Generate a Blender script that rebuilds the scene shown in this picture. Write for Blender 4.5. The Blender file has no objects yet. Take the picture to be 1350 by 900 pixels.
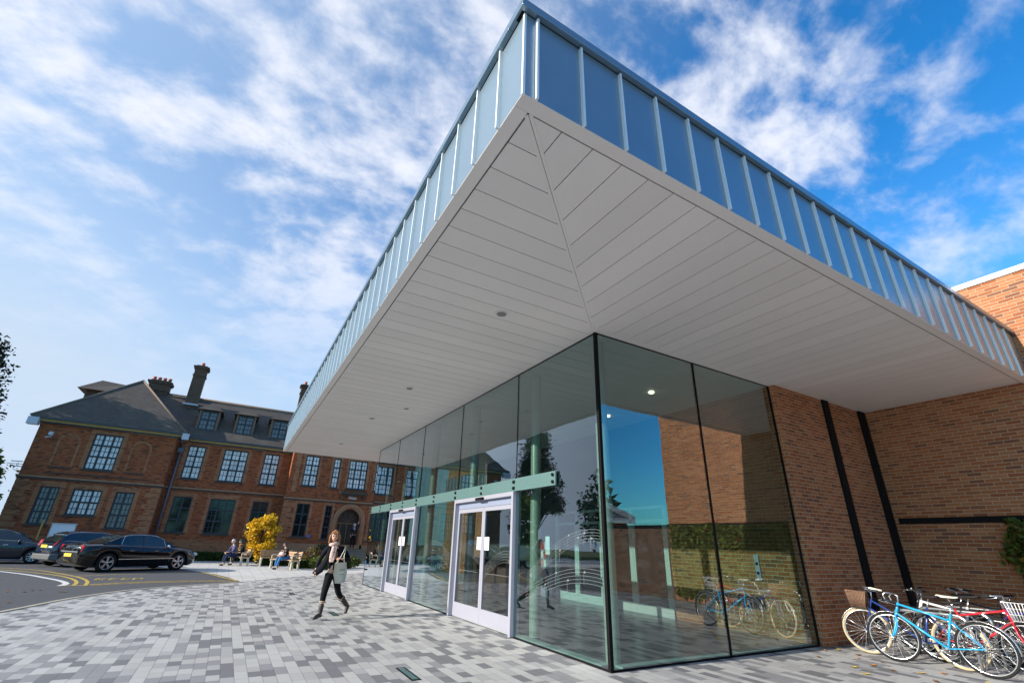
import bpy, math, random
import numpy as np
from mathutils import Vector, Matrix
random.seed(7)
R = math.radians
SC = bpy.context.scene
COL = SC.collection
# ------------------------------------------------------------------ helpers
def tag(o, label=None, cat=None, group=None, kind=None):
    if label: o['label'] = label
    if cat: o['category'] = cat
    if group: o['group'] = group
    if kind: o['kind'] = kind
    return o

def empty(name, loc, rz=0, label=None, cat=None, group=None):
    o = bpy.data.objects.new(name, None)
    o.empty_display_size = .2
    o.location = loc
    o.rotation_euler = (0, 0, rz)
    COL.objects.link(o)
    return tag(o, label, cat, group)

def root_of(o):
    while o.parent: o = o.parent
    return o

class G:
    """collects faces; build() makes ONE mesh object"""
    def __init__(s): s.v = []; s.f = []; s.m = []; s.sm = []
    def add(s, vs, fs, mi=0, smooth=False):
        b = len(s.v); s.v += [tuple(map(float, p)) for p in vs]
        for f in fs: s.f.append([i + b for i in f]); s.m.append(mi); s.sm.append(smooth)
        return s
    def box(s, x0, x1, y0, y1, z0, z1, mi=0):
        v = [(x0,y0,z0),(x1,y0,z0),(x1,y1,z0),(x0,y1,z0),(x0,y0,z1),(x1,y0,z1),(x1,y1,z1),(x0,y1,z1)]
        return s.add(v, [(0,3,2,1),(4,5,6,7),(0,1,5,4),(1,2,6,5),(2,3,7,6),(3,0,4,7)], mi)
    def obox(s, a, b, w, h, up=(0,0,1), mi=0):
        """bar from a to b with section w (side) x h (up)"""
        a = Vector(a); b = Vector(b); d = (b-a).normalized(); u = Vector(up)
        sd = d.cross(u)
        if sd.length < 1e-4: sd = d.cross(Vector((1,0,0)))
        sd.normalize(); u = sd.cross(d).normalized()
        v = []
        for p in (a, b):
            for i, j in ((-1,-1),(1,-1),(1,1),(-1,1)):
                v.append(p + sd*(w/2*i) + u*(h/2*j))
        return s.add(v, [(0,1,2,3),(4,7,6,5),(0,4,5,1),(1,5,6,2),(2,6,7,3),(3,7,4,0)], mi)
    def quad(s, a, b, c, d, mi=0): return s.add([a,b,c,d], [(0,1,2,3)], mi)
    def tri(s, a, b, c, mi=0): return s.add([a,b,c], [(0,1,2)], mi)
    def tube(s, pts, r, n=8, mi=0, closed=False, cap=True):
        P = [Vector(p) for p in pts]; k = len(P)
        rr = r if isinstance(r, (list, tuple)) else [r]*k
        vs = []; prev = None
        for i in range(k):
            if closed: t = (P[(i+1) % k] - P[i-1])
            else: t = P[min(i+1, k-1)] - P[max(i-1, 0)]
            t.normalize()
            if prev is None:
                u = t.cross(Vector((0,0,1)))
                if u.length < .05: u = t.cross(Vector((1,0,0)))
                u.normalize()
            else:
                u = prev - t*prev.dot(t)
                u.normalize()
            prev = u; w = t.cross(u)
            for j in range(n):
                a = 2*math.pi*j/n
                vs.append(P[i] + (u*math.cos(a) + w*math.sin(a))*rr[i])
        fs = []
        for i in range(k if closed else k-1):
            i2 = (i+1) % k
            for j in range(n):
                j2 = (j+1) % n
                fs.append((i*n+j, i*n+j2, i2*n+j2, i2*n+j))
        s.add(vs, fs, mi, True)
        if cap and not closed:
            b = len(s.v) - k*n
            s.f.append([b+j for j in range(n)][::-1]); s.m.append(mi); s.sm.append(False)
            s.f.append([b+(k-1)*n+j for j in range(n)]); s.m.append(mi); s.sm.append(False)
        return s
    def prism(s, poly, z0, z1, mi=0, fn=None):
        """poly (x,y) extruded z0..z1; fn maps (x,y,z) -> world"""
        fn = fn or (lambda x, y, z: (x, y, z)); n = len(poly)
        v = [fn(x, y, z0) for x, y in poly] + [fn(x, y, z1) for x, y in poly]
        f = [tuple(range(n))[::-1], tuple(range(n, 2*n))] + [(i, (i+1) % n, n+(i+1) % n, n+i) for i in range(n)]
        return s.add(v, f, mi)
    def ell(s, c, r, mi=0, nu=12, nv=8, M=None):
        vs = []; fs = []
        for i in range(nv+1):
            th = math.pi*i/nv
            for j in range(nu):
                ph = 2*math.pi*j/nu
                p = Vector((r[0]*math.sin(th)*math.cos(ph), r[1]*math.sin(th)*math.sin(ph), r[2]*math.cos(th)))
                if M: p = M @ p
                vs.append(p + Vector(c))
        for i in range(nv):
            for j in range(nu):
                fs.append((i*nu+j, (i+1)*nu+j, (i+1)*nu+(j+1) % nu, i*nu+(j+1) % nu))
        return s.add(vs, fs, mi, True)
    def build(s, name, mats, parent=None, label=None, cat=None, group=None, kind=None, bevel=0, local=False):
        if not isinstance(mats, (list, tuple)): mats = [mats]
        org = Vector((0,0,0))
        if parent is not None and not local: org = root_of(parent).location.copy()
        me = bpy.data.meshes.new(name)
        me.from_pydata([tuple(Vector(p)-org) for p in s.v], [], s.f)
        for m in mats: me.materials.append(m)
        me.polygons.foreach_set('material_index', s.m)
        me.polygons.foreach_set('use_smooth', s.sm)
        uv = me.uv_layers.new(name='UVMap'); me.update()
        dat = uv.data
        Z = Vector((0,0,1))
        V = s.v
        for p in me.polygons:
            n = p.normal
            if abs(n.z) > .97: t = Vector((1,0,0)); b = Vector((0,1,0))
            else:
                t = Z.cross(n).normalized(); b = n.cross(t)
            for li in p.loop_indices:
                q = V[me.loops[li].vertex_index]
                dat[li].uv = (q[0]*t.x+q[1]*t.y+q[2]*t.z, q[0]*b.x+q[1]*b.y+q[2]*b.z)
        o = bpy.data.objects.new(name, me); COL.objects.link(o)
        if parent is not None: o.parent = parent
        if bevel:
            md = o.modifiers.new('bevel', 'BEVEL'); md.width = bevel; md.segments = 2; md.limit_method = 'ANGLE'
        return tag(o, label, cat, group, kind)

def kids(o): return [c for c in bpy.data.objects if c.parent == o]
def copy_tree(o, parent=None, first=True):
    c = o.copy(); COL.objects.link(c)
    if parent is not None: c.parent = parent
    for ch in kids(o): copy_tree(ch, c, False)
    return c

# ------------------------------------------------------------------ materials
def newmat(name):
    m = bpy.data.materials.new(name); m.use_nodes = True
    nt = m.node_tree; b = nt.nodes['Principled BSDF']
    return m, nt, b
def nd(nt, t, **kw):
    n = nt.nodes.new(t)
    for k, v in kw.items(): setattr(n, k, v)
    return n
def lk(nt, a, b): nt.links.new(a, b)
def val(nt, x): n = nt.nodes.new('ShaderNodeValue'); n.outputs[0].default_value = x; return n.outputs[0]
def mth(nt, op, a, b=None, c=None, clamp=False):
    n = nt.nodes.new('ShaderNodeMath'); n.operation = op; n.use_clamp = clamp
    for i, x in enumerate((a, b, c)):
        if x is None: continue
        if isinstance(x, (int, float)): n.inputs[i].default_value = x
        else: nt.links.new(x, n.inputs[i])
    return n.outputs[0]
def mix(nt, f, a, b, mode='MIX'):
    n = nt.nodes.new('ShaderNodeMix'); n.data_type = 'RGBA'; n.blend_type = mode
    for i, x in ((0, f), (6, a), (7, b)):
        if isinstance(x, (int, float)): n.inputs[i].default_value = x
        elif isinstance(x, (tuple, list)): n.inputs[i].default_value = (*x[:3], 1)
        else: nt.links.new(x, n.inputs[i])
    return n.outputs[2]
def ramp(nt, fac, stops, interp='LINEAR'):
    n = nt.nodes.new('ShaderNodeValToRGB'); cr = n.color_ramp; cr.interpolation = interp
    while len(cr.elements) > 1: cr.elements.remove(cr.elements[-1])
    cr.elements[0].position = stops[0][0]; cr.elements[0].color = (*stops[0][1], 1)
    for p, c in stops[1:]:
        e = cr.elements.new(p); e.color = (*c, 1)
    nt.links.new(fac, n.inputs[0]); return n.outputs[0]
def noise(nt, vec, scale, detail=3, rough=.5, dim='3D'):
    n = nt.nodes.new('ShaderNodeTexNoise'); n.noise_dimensions = dim
    n.inputs['Scale'].default_value = scale; n.inputs['Detail'].default_value = detail; n.inputs['Roughness'].default_value = rough
    if vec is not None: nt.links.new(vec, n.inputs['Vector'])
    return n.outputs['Fac']
def uvn(nt): return nd(nt, 'ShaderNodeTexCoord').outputs['UV']
def objn(nt): return nd(nt, 'ShaderNodeTexCoord').outputs['Object']
def bump(nt, b, h, dist=.01, strength=1.0):
    n = nt.nodes.new('ShaderNodeBump'); n.inputs['Distance'].default_value = dist; n.inputs['Strength'].default_value = strength
    nt.links.new(h, n.inputs['Height']); nt.links.new(n.outputs[0], b.inputs['Normal'])
MC = {}
def plain(name, col, rough=.5, metal=0., var=.12, nscale=6., spec=None, bmp=0., coat=0.):
    if name in MC: return MC[name]
    m, nt, b = newmat(name)
    n = noise(nt, objn(nt), nscale, 4, .6)
    k = mth(nt, 'MULTIPLY_ADD', n, 2*var, 1-var)
    c = mix(nt, 1.0, tuple(col), k, 'MULTIPLY')
    lk(nt, c, b.inputs['Base Color'])
    b.inputs['Roughness'].default_value = rough; b.inputs['Metallic'].default_value = metal
    if spec is None and (rough >= .75 or max(col) < .03): spec = .12
    if spec is not None: b.inputs['Specular IOR Level'].default_value = spec
    if coat: b.inputs['Coat Weight'].default_value = coat; b.inputs['Coat Roughness'].default_value = .03
    if bmp: bump(nt, b, n, bmp)
    MC[name] = m; return m

def brickmat(name, c1, c2, c3, mortar, bw=.225, rh=.075, ms=.006, dark=None, bdist=.006, big=.25, rough=.85):
    m, nt, b = newmat(name)
    uv = uvn(nt)
    def br(ca, cb, mo, bias=0., off=0):
        t = nd(nt, 'ShaderNodeTexBrick'); t.offset = .5; t.squash = 1
        lk(nt, uv, t.inputs['Vector'])
        for k, v in (('Color1', ca), ('Color2', cb), ('Mortar', mo)): t.inputs[k].default_value = (*v, 1)
        for k, v in (('Scale', 1.), ('Mortar Size', ms), ('Mortar Smooth', .15), ('Bias', bias), ('Brick Width', bw), ('Row Height', rh)): t.inputs[k].default_value = v
        return t
    t1 = br((0,0,0), (1,1,1), (0,0,0))
    # per-brick random value -> palette
    pal = ramp(nt, t1.outputs['Color'], [(0., c1), (.35, c2), (.6, c3), (.82, c1), (.95, dark or c2), (1., dark or c2)])
    n2 = noise(nt, uv, 14, 4, .65)
    pal = mix(nt, mth(nt, 'MULTIPLY', n2, .55), pal, tuple(x*.45 for x in c1))
    n3 = noise(nt, uv, .45, 5, .6)
    k = mth(nt, 'MULTIPLY_ADD', n3, big*2, 1-big)
    pal = mix(nt, 1.0, pal, k, 'MULTIPLY')
    mo = mix(nt, mth(nt, 'MULTIPLY', noise(nt, uv, 3., 3), .6), mortar, tuple(x*.5 for x in mortar))
    c = mix(nt, t1.outputs['Fac'], pal, mo)
    lk(nt, c, b.inputs['Base Color']); b.inputs['Roughness'].default_value = rough; b.inputs['Specular IOR Level'].default_value = .12
    h = mth(nt, 'MULTIPLY_ADD', t1.outputs['Fac'], -1., mth(nt, 'MULTIPLY', n2, .5))
    bump(nt, b, h, bdist)
    MC[name] = m; return m

brick_new = brickmat('brick_new', (.40,.14,.056), (.47,.205,.095), (.30,.095,.042), (.46,.385,.28), .25, .0745, .0065, dark=(.21,.09,.055), big=.3)
brick_old = brickmat('brick_old', (.44,.112,.040), (.50,.16,.062), (.30,.072,.030), (.20,.125,.085), .225, .075, .008, dark=(.12,.05,.035), big=.42, bdist=.012)
brick_trim = brickmat('brick_trim', (.46,.19,.09), (.50,.22,.105), (.38,.145,.07), (.24,.15,.10), .225, .075, .006, dark=(.22,.09,.05), big=.2)
brick_dim = brickmat('brick_chimney', (.16,.09,.06), (.20,.11,.075), (.12,.07,.05), (.18,.14,.11), .225, .075, .008, dark=(.06,.045,.04), big=.4)

def pavemat():
    m, nt, b = newmat('block_paving'); uv = uvn(nt)
    s = nd(nt, 'ShaderNodeSeparateXYZ'); lk(nt, uv, s.inputs[0])
    x = mth(nt, 'DIVIDE', s.outputs[0], .145); row = mth(nt, 'FLOOR', x); fx = mth(nt, 'FRACT', x)
    wn = nd(nt, 'ShaderNodeTexWhiteNoise', noise_dimensions='1D'); lk(nt, row, wn.inputs['W'])
    L = mth(nt, 'MULTIPLY_ADD', wn.outputs['Value'], .14, .24)
    y = mth(nt, 'ADD', mth(nt, 'DIVIDE', s.outputs[1], L), mth(nt, 'MULTIPLY', wn.outputs['Value'], 37.))
    cy = mth(nt, 'FLOOR', y); fy = mth(nt, 'FRACT', y)
    cv = nd(nt, 'ShaderNodeCombineXYZ'); lk(nt, row, cv.inputs[0]); lk(nt, cy, cv.inputs[1])
    w2 = nd(nt, 'ShaderNodeTexWhiteNoise', noise_dimensions='2D'); lk(nt, cv.outputs[0], w2.inputs['Vector'])
    c = ramp(nt, w2.outputs['Value'], [(0., (.41,.405,.395)), (.34, (.335,.33,.33)), (.5, (.235,.233,.24)), (.68, (.155,.155,.165)), (.86, (.38,.37,.36))], 'CONSTANT')
    n = noise(nt, uv, 55, 3, .7); n2 = noise(nt, uv, .7, 4, .6)
    k = mth(nt, 'MULTIPLY_ADD', n, .3, .85); k = mth(nt, 'MULTIPLY', k, mth(nt, 'MULTIPLY_ADD', n2, .3, .85))
    c = mix(nt, 1.0, c, k, 'MULTIPLY')
    st = ramp(nt, noise(nt, uv, 9, 2, .5), [(0, (0,0,0)), (.74, (0,0,0)), (.77, (1,1,1))])
    c = mix(nt, mth(nt, 'MULTIPLY', st, .25), c, (.12,.12,.12))
    # joints
    jx = mth(nt, 'LESS_THAN', mth(nt, 'MINIMUM', fx, mth(nt, 'SUBTRACT', 1., fx)), .018)
    jy = mth(nt, 'LESS_THAN', mth(nt, 'MULTIPLY', mth(nt, 'MINIMUM', fy, mth(nt, 'SUBTRACT', 1., fy)), L), .0025)
    j = mth(nt, 'MAXIMUM', jx, jy)
    c = mix(nt, mth(nt, 'MULTIPLY', j, .6), c, (.07,.065,.06))
    lk(nt, c, b.inputs['Base Color']); b.inputs['Roughness'].default_value = .75
    h = mth(nt, 'SUBTRACT', mth(nt, 'MULTIPLY_ADD', w2.outputs['Value'], .25, mth(nt, 'MULTIPLY', n, .2)), j)
    bump(nt, b, h, .003)
    return m
M_pave = pavemat()
def slabmat():
    m, nt, b = newmat('pale_slabs'); uv = uvn(nt)
    t = nd(nt, 'ShaderNodeTexBrick'); t.offset = .5; lk(nt, uv, t.inputs['Vector'])
    for k, v in (('Color1', (.47,.455,.43)), ('Color2', (.55,.53,.50)), ('Mortar', (.22,.21,.19))): t.inputs[k].default_value = (*v, 1)
    for k, v in (('Scale', 1.), ('Mortar Size', .012), ('Brick Width', .9), ('Row Height', .6)): t.inputs[k].default_value = v
    c = mix(nt, 1.0, t.outputs['Color'], mth(nt, 'MULTIPLY_ADD', noise(nt, uv, 1.3, 5, .6), .4, .8), 'MULTIPLY')
    lk(nt, c, b.inputs['Base Color']); b.inputs['Roughness'].default_value = .8
    return m
M_slab = slabmat()
def asphmat():
    m, nt, b = newmat('asphalt'); uv = uvn(nt)
    n = noise(nt, uv, 90, 2, .8); n2 = noise(nt, uv, .5, 5, .6); n3 = noise(nt, uv, 260, 1)
    c = mix(nt, n2, (.042,.043,.05), (.075,.075,.082))
    c = mix(nt, mth(nt, 'MULTIPLY', n, .5), c, (.10,.10,.105))
    lk(nt, c, b.inputs['Base Color']); b.inputs['Roughness'].default_value = .8
    bump(nt, b, n3, .004)
    return m
M_asph = asphmat()
def tilemat(name, ca, cb, moss):
    m, nt, b = newmat(name); uv = uvn(nt)
    t = nd(nt, 'ShaderNodeTexBrick'); t.offset = .5; lk(nt, uv, t.inputs['Vector'])
    for k, v in (('Color1', ca), ('Color2', cb), ('Mortar', tuple(x*.35 for x in ca))): t.inputs[k].default_value = (*v, 1)
    for k, v in (('Scale', 1.), ('Mortar Size', .009), ('Brick Width', .17), ('Row Height', .11)): t.inputs[k].default_value = v
    n = noise(nt, uv, .9, 6, .7); mo = ramp(nt, n, [(0,(0,0,0)),(.5,(0,0,0)),(.72,(1,1,1))])
    c = mix(nt, mth(nt, 'MULTIPLY', mo, .55), t.outputs['Color'], moss)
    c = mix(nt, 1.0, c, mth(nt, 'MULTIPLY_ADD', noise(nt, uv, 7, 4, .7), .7, .65), 'MULTIPLY')
    lk(nt, c, b.inputs['Base Color']); b.inputs['Roughness'].default_value = .8
    bump(nt, b, t.outputs['Fac'], -.01)
    return m
M_tile = tilemat('roof_tiles', (.072,.056,.048), (.10,.076,.064), (.13,.115,.08))

def glassmat(name, tint, refl=1.0, ior=1.52, rough=0.):
    m = bpy.data.materials.new(name); m.use_nodes = True; nt = m.node_tree; nt.nodes.clear()
    out = nd(nt, 'ShaderNodeOutputMaterial'); mx = nd(nt, 'ShaderNodeMixShader')
    tr = nd(nt, 'ShaderNodeBsdfTransparent'); tr.inputs[0].default_value = (*tint, 1)
    gl = nd(nt, 'ShaderNodeBsdfGlossy'); gl.inputs['Roughness'].default_value = rough; gl.inputs[0].default_value = (.88,.94,1.0,1)
    fr = nd(nt, 'ShaderNodeFresnel'); fr.inputs['IOR'].default_value = ior
    geo = nd(nt, 'ShaderNodeNewGeometry')
    f = mth(nt, 'MULTIPLY', fr.outputs[0], refl, clamp=True)
    f = mth(nt, 'MULTIPLY', f, mth(nt, 'SUBTRACT', 1., geo.outputs['Backfacing']))
    lk(nt, f, mx.inputs[0]); lk(nt, tr.outputs[0], mx.inputs[1]); lk(nt, gl.outputs[0], mx.inputs[2]); lk(nt, mx.outputs[0], out.inputs[0])
    # slight waviness of toughened glass
    nz = nd(nt, 'ShaderNodeTexNoise'); nz.inputs['Scale'].default_value = .9; nz.inputs['Detail'].default_value = 1
    lk(nt, objn(nt), nz.inputs['Vector'])
    bp = nd(nt, 'ShaderNodeBump'); bp.inputs['Distance'].default_value = .0034; lk(nt, nz.outputs['Fac'], bp.inputs['Height'])
    lk(nt, bp.outputs[0], gl.inputs['Normal'])
    MC[name] = m; return m
M_glass = glassmat('green_tinted_glass', (.68,.80,.775), 3.4)
M_doorglass = glassmat('door_glass', (.76,.79,.78), 2.2)
def winglass(name, base, rough=.08, spec=.9):
    m, nt, b = newmat(name)
    n = noise(nt, objn(nt), 1.6, 3, .6)
    st = mth(nt, 'MULTIPLY_ADD', n, 1.2, .35)
    lk(nt, mix(nt, 1.0, tuple(base), st, 'MULTIPLY'), b.inputs['Base Color'])
    b.inputs['Roughness'].default_value = rough; b.inputs['Specular IOR Level'].default_value = spec
    return m
M_pane_net = winglass('pane_net_curtain', (.90,.89,.86), .25, .4)
M_pane_dark = winglass('pane_dark', (.010,.011,.013), .06, .5)
M_pane_mid = winglass('pane_blinds', (.20,.205,.205), .12, .4)

M_zinc = plain('zinc_panel', (.25,.335,.40), .37, .8, .10, 1.3, bmp=.012)
M_zinc_l = plain('zinc_panel_sunlit', (.66,.69,.70), .55, .55, .05, 2.)  # unused copy of the zinc panel with sunlight put into its colour
M_seam = plain('zinc_seam', (.80,.81,.81), .42, .35, .05, 3.)
M_cap = plain('zinc_cap', (.22,.31,.38), .3, .8, .08, 2.)
M_black = plain('black_gasket', (.006,.006,.007), .7)
M_blackpipe = plain('black_pipe', (.008,.008,.009), .7)
def soffitmat():
    m, nt, b = newmat('soffit_boards')
    n = noise(nt, uvn(nt), .8, 4, .6)
    gi = nd(nt, 'ShaderNodeNewGeometry'); lk(nt, mix(nt, 1.0, mix(nt, n, (.70,.66,.63), (.77,.73,.70)), mth(nt, 'MULTIPLY_ADD', gi.outputs['Random Per Island'], .07, .945), 'MULTIPLY'), b.inputs['Base Color'])
    b.inputs['Roughness'].default_value = .42; b.inputs['Specular IOR Level'].default_value = .35
    return m
M_soffit = soffitmat()
M_soffgap = plain('soffit_gap', (.22,.21,.20), .7)
M_alu = plain('lavender_aluminium', (.34,.34,.40), .4, .15, .04)
M_alud = plain('blue_grey_aluminium', (.30,.34,.46), .4, .3, .05)
M_rail = plain('teal_glass_rail', (.10,.175,.172), .18, 0., .06, 2., .8)
M_steel = plain('column_cream_steel', (.50,.48,.42), .3, .25, .05)
M_floor_in = plain('dark_slate_floor', (.045,.05,.053), .25, 0., .35, 1.2)
M_white = plain('white_paint', (.78,.78,.78), .5)
M_paper = plain('paper', (.82,.82,.82), .8)
M_coping = plain('white_coping', (.80,.80,.80), .45, .1)
M_etch, nt_, b_e = newmat('etched_glass_line'); b_e.inputs['Base Color'].default_value = (.5,.54,.54,1); b_e.inputs['Alpha'].default_value = .16
M_navy = plain('navy_window_frame', (.018,.022,.035), .45)
M_stone = plain('sandstone', (.32,.175,.105), .85, 0., .35, 2.5, bmp=.01)
M_stone_d = plain('weathered_stone', (.085,.065,.055), .85, 0., .35, 3.)
M_cornice = plain('ochre_cornice', (.42,.28,.09), .7, 0., .25, 3.)
M_lead = plain('lead_flashing', (.50,.50,.54), .5, .2, .15)
M_gutter = plain('dark_gutter', (.05,.05,.055), .5)
M_pot = plain('terracotta_pot', (.38,.10,.06), .8)
M_concrete = plain('cast_stone', (.52,.48,.38), .8, 0., .15, 4.)
M_yellow = None
def worn(name, col, amt):
    m, nt, b = newmat(name); uv = uvn(nt)
    n = noise(nt, uv, 7, 6, .75)
    f = ramp(nt, n, [(0, (0,0,0)), (amt, (0,0,0)), (amt+.14, (1,1,1))])
    lk(nt, mix(nt, mth(nt, 'MULTIPLY', f, .75), col, (.08,.08,.085)), b.inputs['Base Color']); b.inputs['Roughness'].default_value = .7
    return m
M_yellow = worn('worn_yellow_paint', (.62,.42,.05), .46)
M_whitep = worn('worn_white_paint', (.60,.60,.60), .6)
def leafmat(name, cols, rough=.55, trans=.25):
    m, nt, b = newmat(name)
    g = nd(nt, 'ShaderNodeNewGeometry')
    c = ramp(nt, g.outputs['Random Per Island'], [(i/max(1, len(cols)-1), c) for i, c in enumerate(cols)])
    lk(nt, c, b.inputs['Base Color']); b.inputs['Roughness'].default_value = rough; b.inputs['Specular IOR Level'].default_value = .12
    b.inputs['Specular IOR Level'].default_value = .25
    tr = nd(nt, 'ShaderNodeBsdfTranslucent'); lk(nt, c, tr.inputs[0])
    mx = nd(nt, 'ShaderNodeMixShader'); mx.inputs[0].default_value = trans
    out = nt.nodes['Material Output']; lk(nt, b.outputs[0], mx.inputs[1]); lk(nt, tr.outputs[0], mx.inputs[2]); lk(nt, mx.outputs[0], out.inputs[0])
    return m
L_yellow = leafmat('golden_leaves', [(.80,.50,.02), (.70,.38,.015), (.85,.60,.04), (.40,.30,.03), (.72,.45,.02)], trans=.35)
L_dark = leafmat('conifer_needles', [(.012,.022,.012), (.02,.035,.016), (.03,.045,.022)], trans=.1)
L_mid = leafmat('green_leaves', [(.035,.06,.014), (.06,.10,.02), (.10,.13,.025), (.03,.05,.014)])
L_lime = leafmat('willow_leaves', [(.12,.17,.03), (.18,.22,.04), (.09,.13,.03)], trans=.3)
L_box = leafmat('box_hedge_leaves', [(.03,.055,.012), (.05,.085,.015), (.08,.12,.02), (.02,.035,.01)])
L_ivy = leafmat('ivy_leaves', [(.045,.075,.012), (.09,.14,.02), (.14,.18,.03), (.03,.05,.012), (.25,.17,.03)])
L_tree = leafmat('park_tree_leaves', [(.02,.04,.012), (.035,.06,.018), (.06,.08,.02), (.09,.075,.02)], trans=.15)
M_bark = plain('bark', (.07,.05,.035), .9, 0., .3, 8.)

def leaves(g, pts, size, mi=0, up=.0, aspect=1.6):
    rnd = random.random
    for p in pts:
        a = rnd()*6.283; z = rnd()*2-1; r = math.sqrt(max(0, 1-z*z))
        n = Vector((r*math.cos(a), r*math.sin(a), z + up)).normalized()
        t = n.cross(Vector((rnd()-.5, rnd()-.5, rnd()-.5))).normalized(); b = n.cross(t)
        s = size*(.6+rnd()*.8); L = s*aspect
        P = Vector(p)
        g.add([P - t*L*.5, P + b*s*.4 + n*s*.12, P + t*L*.5, P - b*s*.4 + n*s*.12], [(0,1,2,3)], mi)
    return g
# ------------------------------------------------------------------ SETTING: ground sheets
def sheet(name, poly, z, mat):
    g = G(); g.add([(x, y, z) for x, y in poly], [tuple(range(len(poly)))])
    return g.build(name, mat, kind='structure')
M_grass = plain('rough_grass', (.06,.08,.025), .9, 0., .4, .4)
sheet('ground', [(-300,-300),(300,-300),(300,300),(-300,300)], -.02, M_grass)
sheet('pavement', [(-60,-40),(30,-40),(30,60),(-60,60)], -.012, M_slab)
sheet('paved_plaza', [(-14,-30),(14.5,-30),(14.5,32),(9,28.5),(5.2,24.6),(3.0,23.2),(1.9,22.0),(.86,20.7),(.2,20.6),(-.68,19.6),(-2.12,18.1),(-3.49,14.0),(-5.2,9.5),(-7.5,5),(-14,-6)], -.008, M_pave)
road_edge = [(.84,20.35),(.0,19.75),(-.68,19.2),(-1.45,18.45),(-2.12,17.66),(-2.9,15.9),(-3.49,13.6),(-4.3,11.2),(-5.4,8.6),(-7.2,5.2),(-10,1.5),(-16,-3),(-60,-14)]
sheet('road', road_edge + [(-60,33),(-40,34),(-14,35.3),(-9.1,35.8),(-6,34.2),(-4.2,32.2),(-2.6,30.0),(-1.5,27.9),(-.6,26.1),(-.08,24.67),(.45,22.6)], -.004, M_asph)
def strip(name, pts, w, z, mat, kind='structure', closed=False, g=None):
    own = g is None; g = g or G()
    P = [Vector((x, y, 0)) for x, y in pts]; L = []; Rr = []
    for i, p in enumerate(P):
        t = (P[min(i+1, len(P)-1)] - P[max(i-1, 0)]).normalized(); n = Vector((-t.y, t.x, 0))
        L.append(p + n*w/2); Rr.append(p - n*w/2)
    for i in range(len(P)-1):
        g.quad((*Rr[i][:2], z), (*Rr[i+1][:2], z), (*L[i+1][:2], z), (*L[i][:2], z))
    return g.build(name, mat, kind=kind) if own else g
def smooth(pts, n=6):
    out = []
    for i in range(len(pts)-1):
        p0 = pts[max(i-1,0)]; p1 = pts[i]; p2 = pts[i+1]; p3 = pts[min(i+2,len(pts)-1)]
        for k in range(n):
            t = k/n
            out.append(tuple(.5*((2*b)+(-a+c)*t+(2*a-5*b+4*c-d)*t*t+(-a+3*b-3*c+d)*t**3) for a, b, c, d in zip(p0,p1,p2,p3)))
    return out + [pts[-1]]
g = G()
# granite edging between the block paving and the road (real step of a few centimetres)
e = smooth(road_edge[:11], 4)
for i in range(len(e)-1):
    g.obox((e[i][0], e[i][1], -.004), (e[i+1][0], e[i+1][1], -.004), .10, .022)
g.build('kerb', plain('granite_edging', (.42,.38,.31), .8, 0., .25, 5.), kind='structure')
strip('white_road_line', smooth([(-9.5,29.0),(-7.1,25.88),(-5.84,24.06),(-4.95,22.44),(-4.35,21.3),(-3.95,20.2),(-3.9,19.35)]), .16, .0004, M_whitep)
g = G()
strip('', smooth([(-7.81,28.27),(-6.28,26.76),(-5.05,24.58),(-4.13,22.67),(-3.6,21.02),(-3.35,19.5)]), .1, .0005, None, g=g)
strip('', smooth([(-7.44,27.02),(-6.25,25.6),(-5.05,23.88),(-4.28,22.25),(-3.83,20.82),(-3.62,19.45)]), .1, .0005, None, g=g)
strip('', [(-3.25,19.5),(-2.82,19.85),(-2.15,20.25),(-1.42,20.5),(-.34,20.72),(.72,20.75)], .1, .0009, None, g=g)
strip('', [(-3.3,19.75),(-2.6,20.35),(-1.9,20.75),(-1.1,21.0),(-.2,21.1),(.68,21.0)], .1, .0013, None, g=g)
strip('', [(-4.34,23.3),(-3.51,24.1),(-2.42,24.9),(-1.3,25.9),(-.62,25.9),(-.24,24.6),(.3,22.4),(.72,21.0)], .1, .0017, None, g=g)
strip('', [(-3.9,19.42),(-3.3,19.42)], .1, .0021, None, g=g)
g.build('yellow_road_lines', M_yellow, kind='structure')
# worn yellow lettering on the road: stroke letters, unreadable at this distance as in the photo
def textmesh(name, body, mat, parent, M, size, ext=.004, kind=None, align='CENTER'):
    c = bpy.data.curves.new(name, 'FONT'); c.body = body; c.size = size; c.extrude = ext; c.align_x = align
    t = bpy.data.objects.new('tmp', c); COL.objects.link(t)
    bpy.context.view_layer.update()
    me = bpy.data.meshes.new_from_object(t.evaluated_get(bpy.context.evaluated_depsgraph_get()))
    bpy.data.objects.remove(t); me.name = name
    me.transform(M); me.materials.clear(); me.materials.append(mat)
    o = bpy.data.objects.new(name, me); COL.objects.link(o)
    if parent is not None: o.parent = parent
    return tag(o, kind=kind)
g = G()
def strokes(g, x0, y0, ang, sc, segs):
    c, s = math.cos(ang), math.sin(ang)
    for (a, b), (c2, d2) in segs:
        p = [(x0+(u*c-v*s)*sc, y0+(u*s+v*c)*sc) for u, v in ((a, b), (c2, d2))]
        strip('', p, .08, .0025, None, g=g)
LET = [[((0,0),(0,1.4)),((0,.7),(.45,1.4)),((0,.7),(.45,0))], [((.05,0),(.05,1.4)),((0,1.4),(.45,1.4)),((0,.7),(.4,.7)),((0,0),(.45,0))],
       [((.05,0),(.05,1.4)),((0,1.4),(.45,1.4)),((0,.7),(.4,.7)),((0,0),(.45,0))], [((0,0),(0,1.4)),((0,1.4),(.4,1.4)),((.4,1.4),(.4,.7)),((.4,.7),(0,.7))]]
for i, l in enumerate(LET): strokes(g, -3.5+i*.34, 21.55+i*.02, R(2), .5, l)
g.build('yellow_road_letters', M_yellow, kind='structure')

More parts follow.
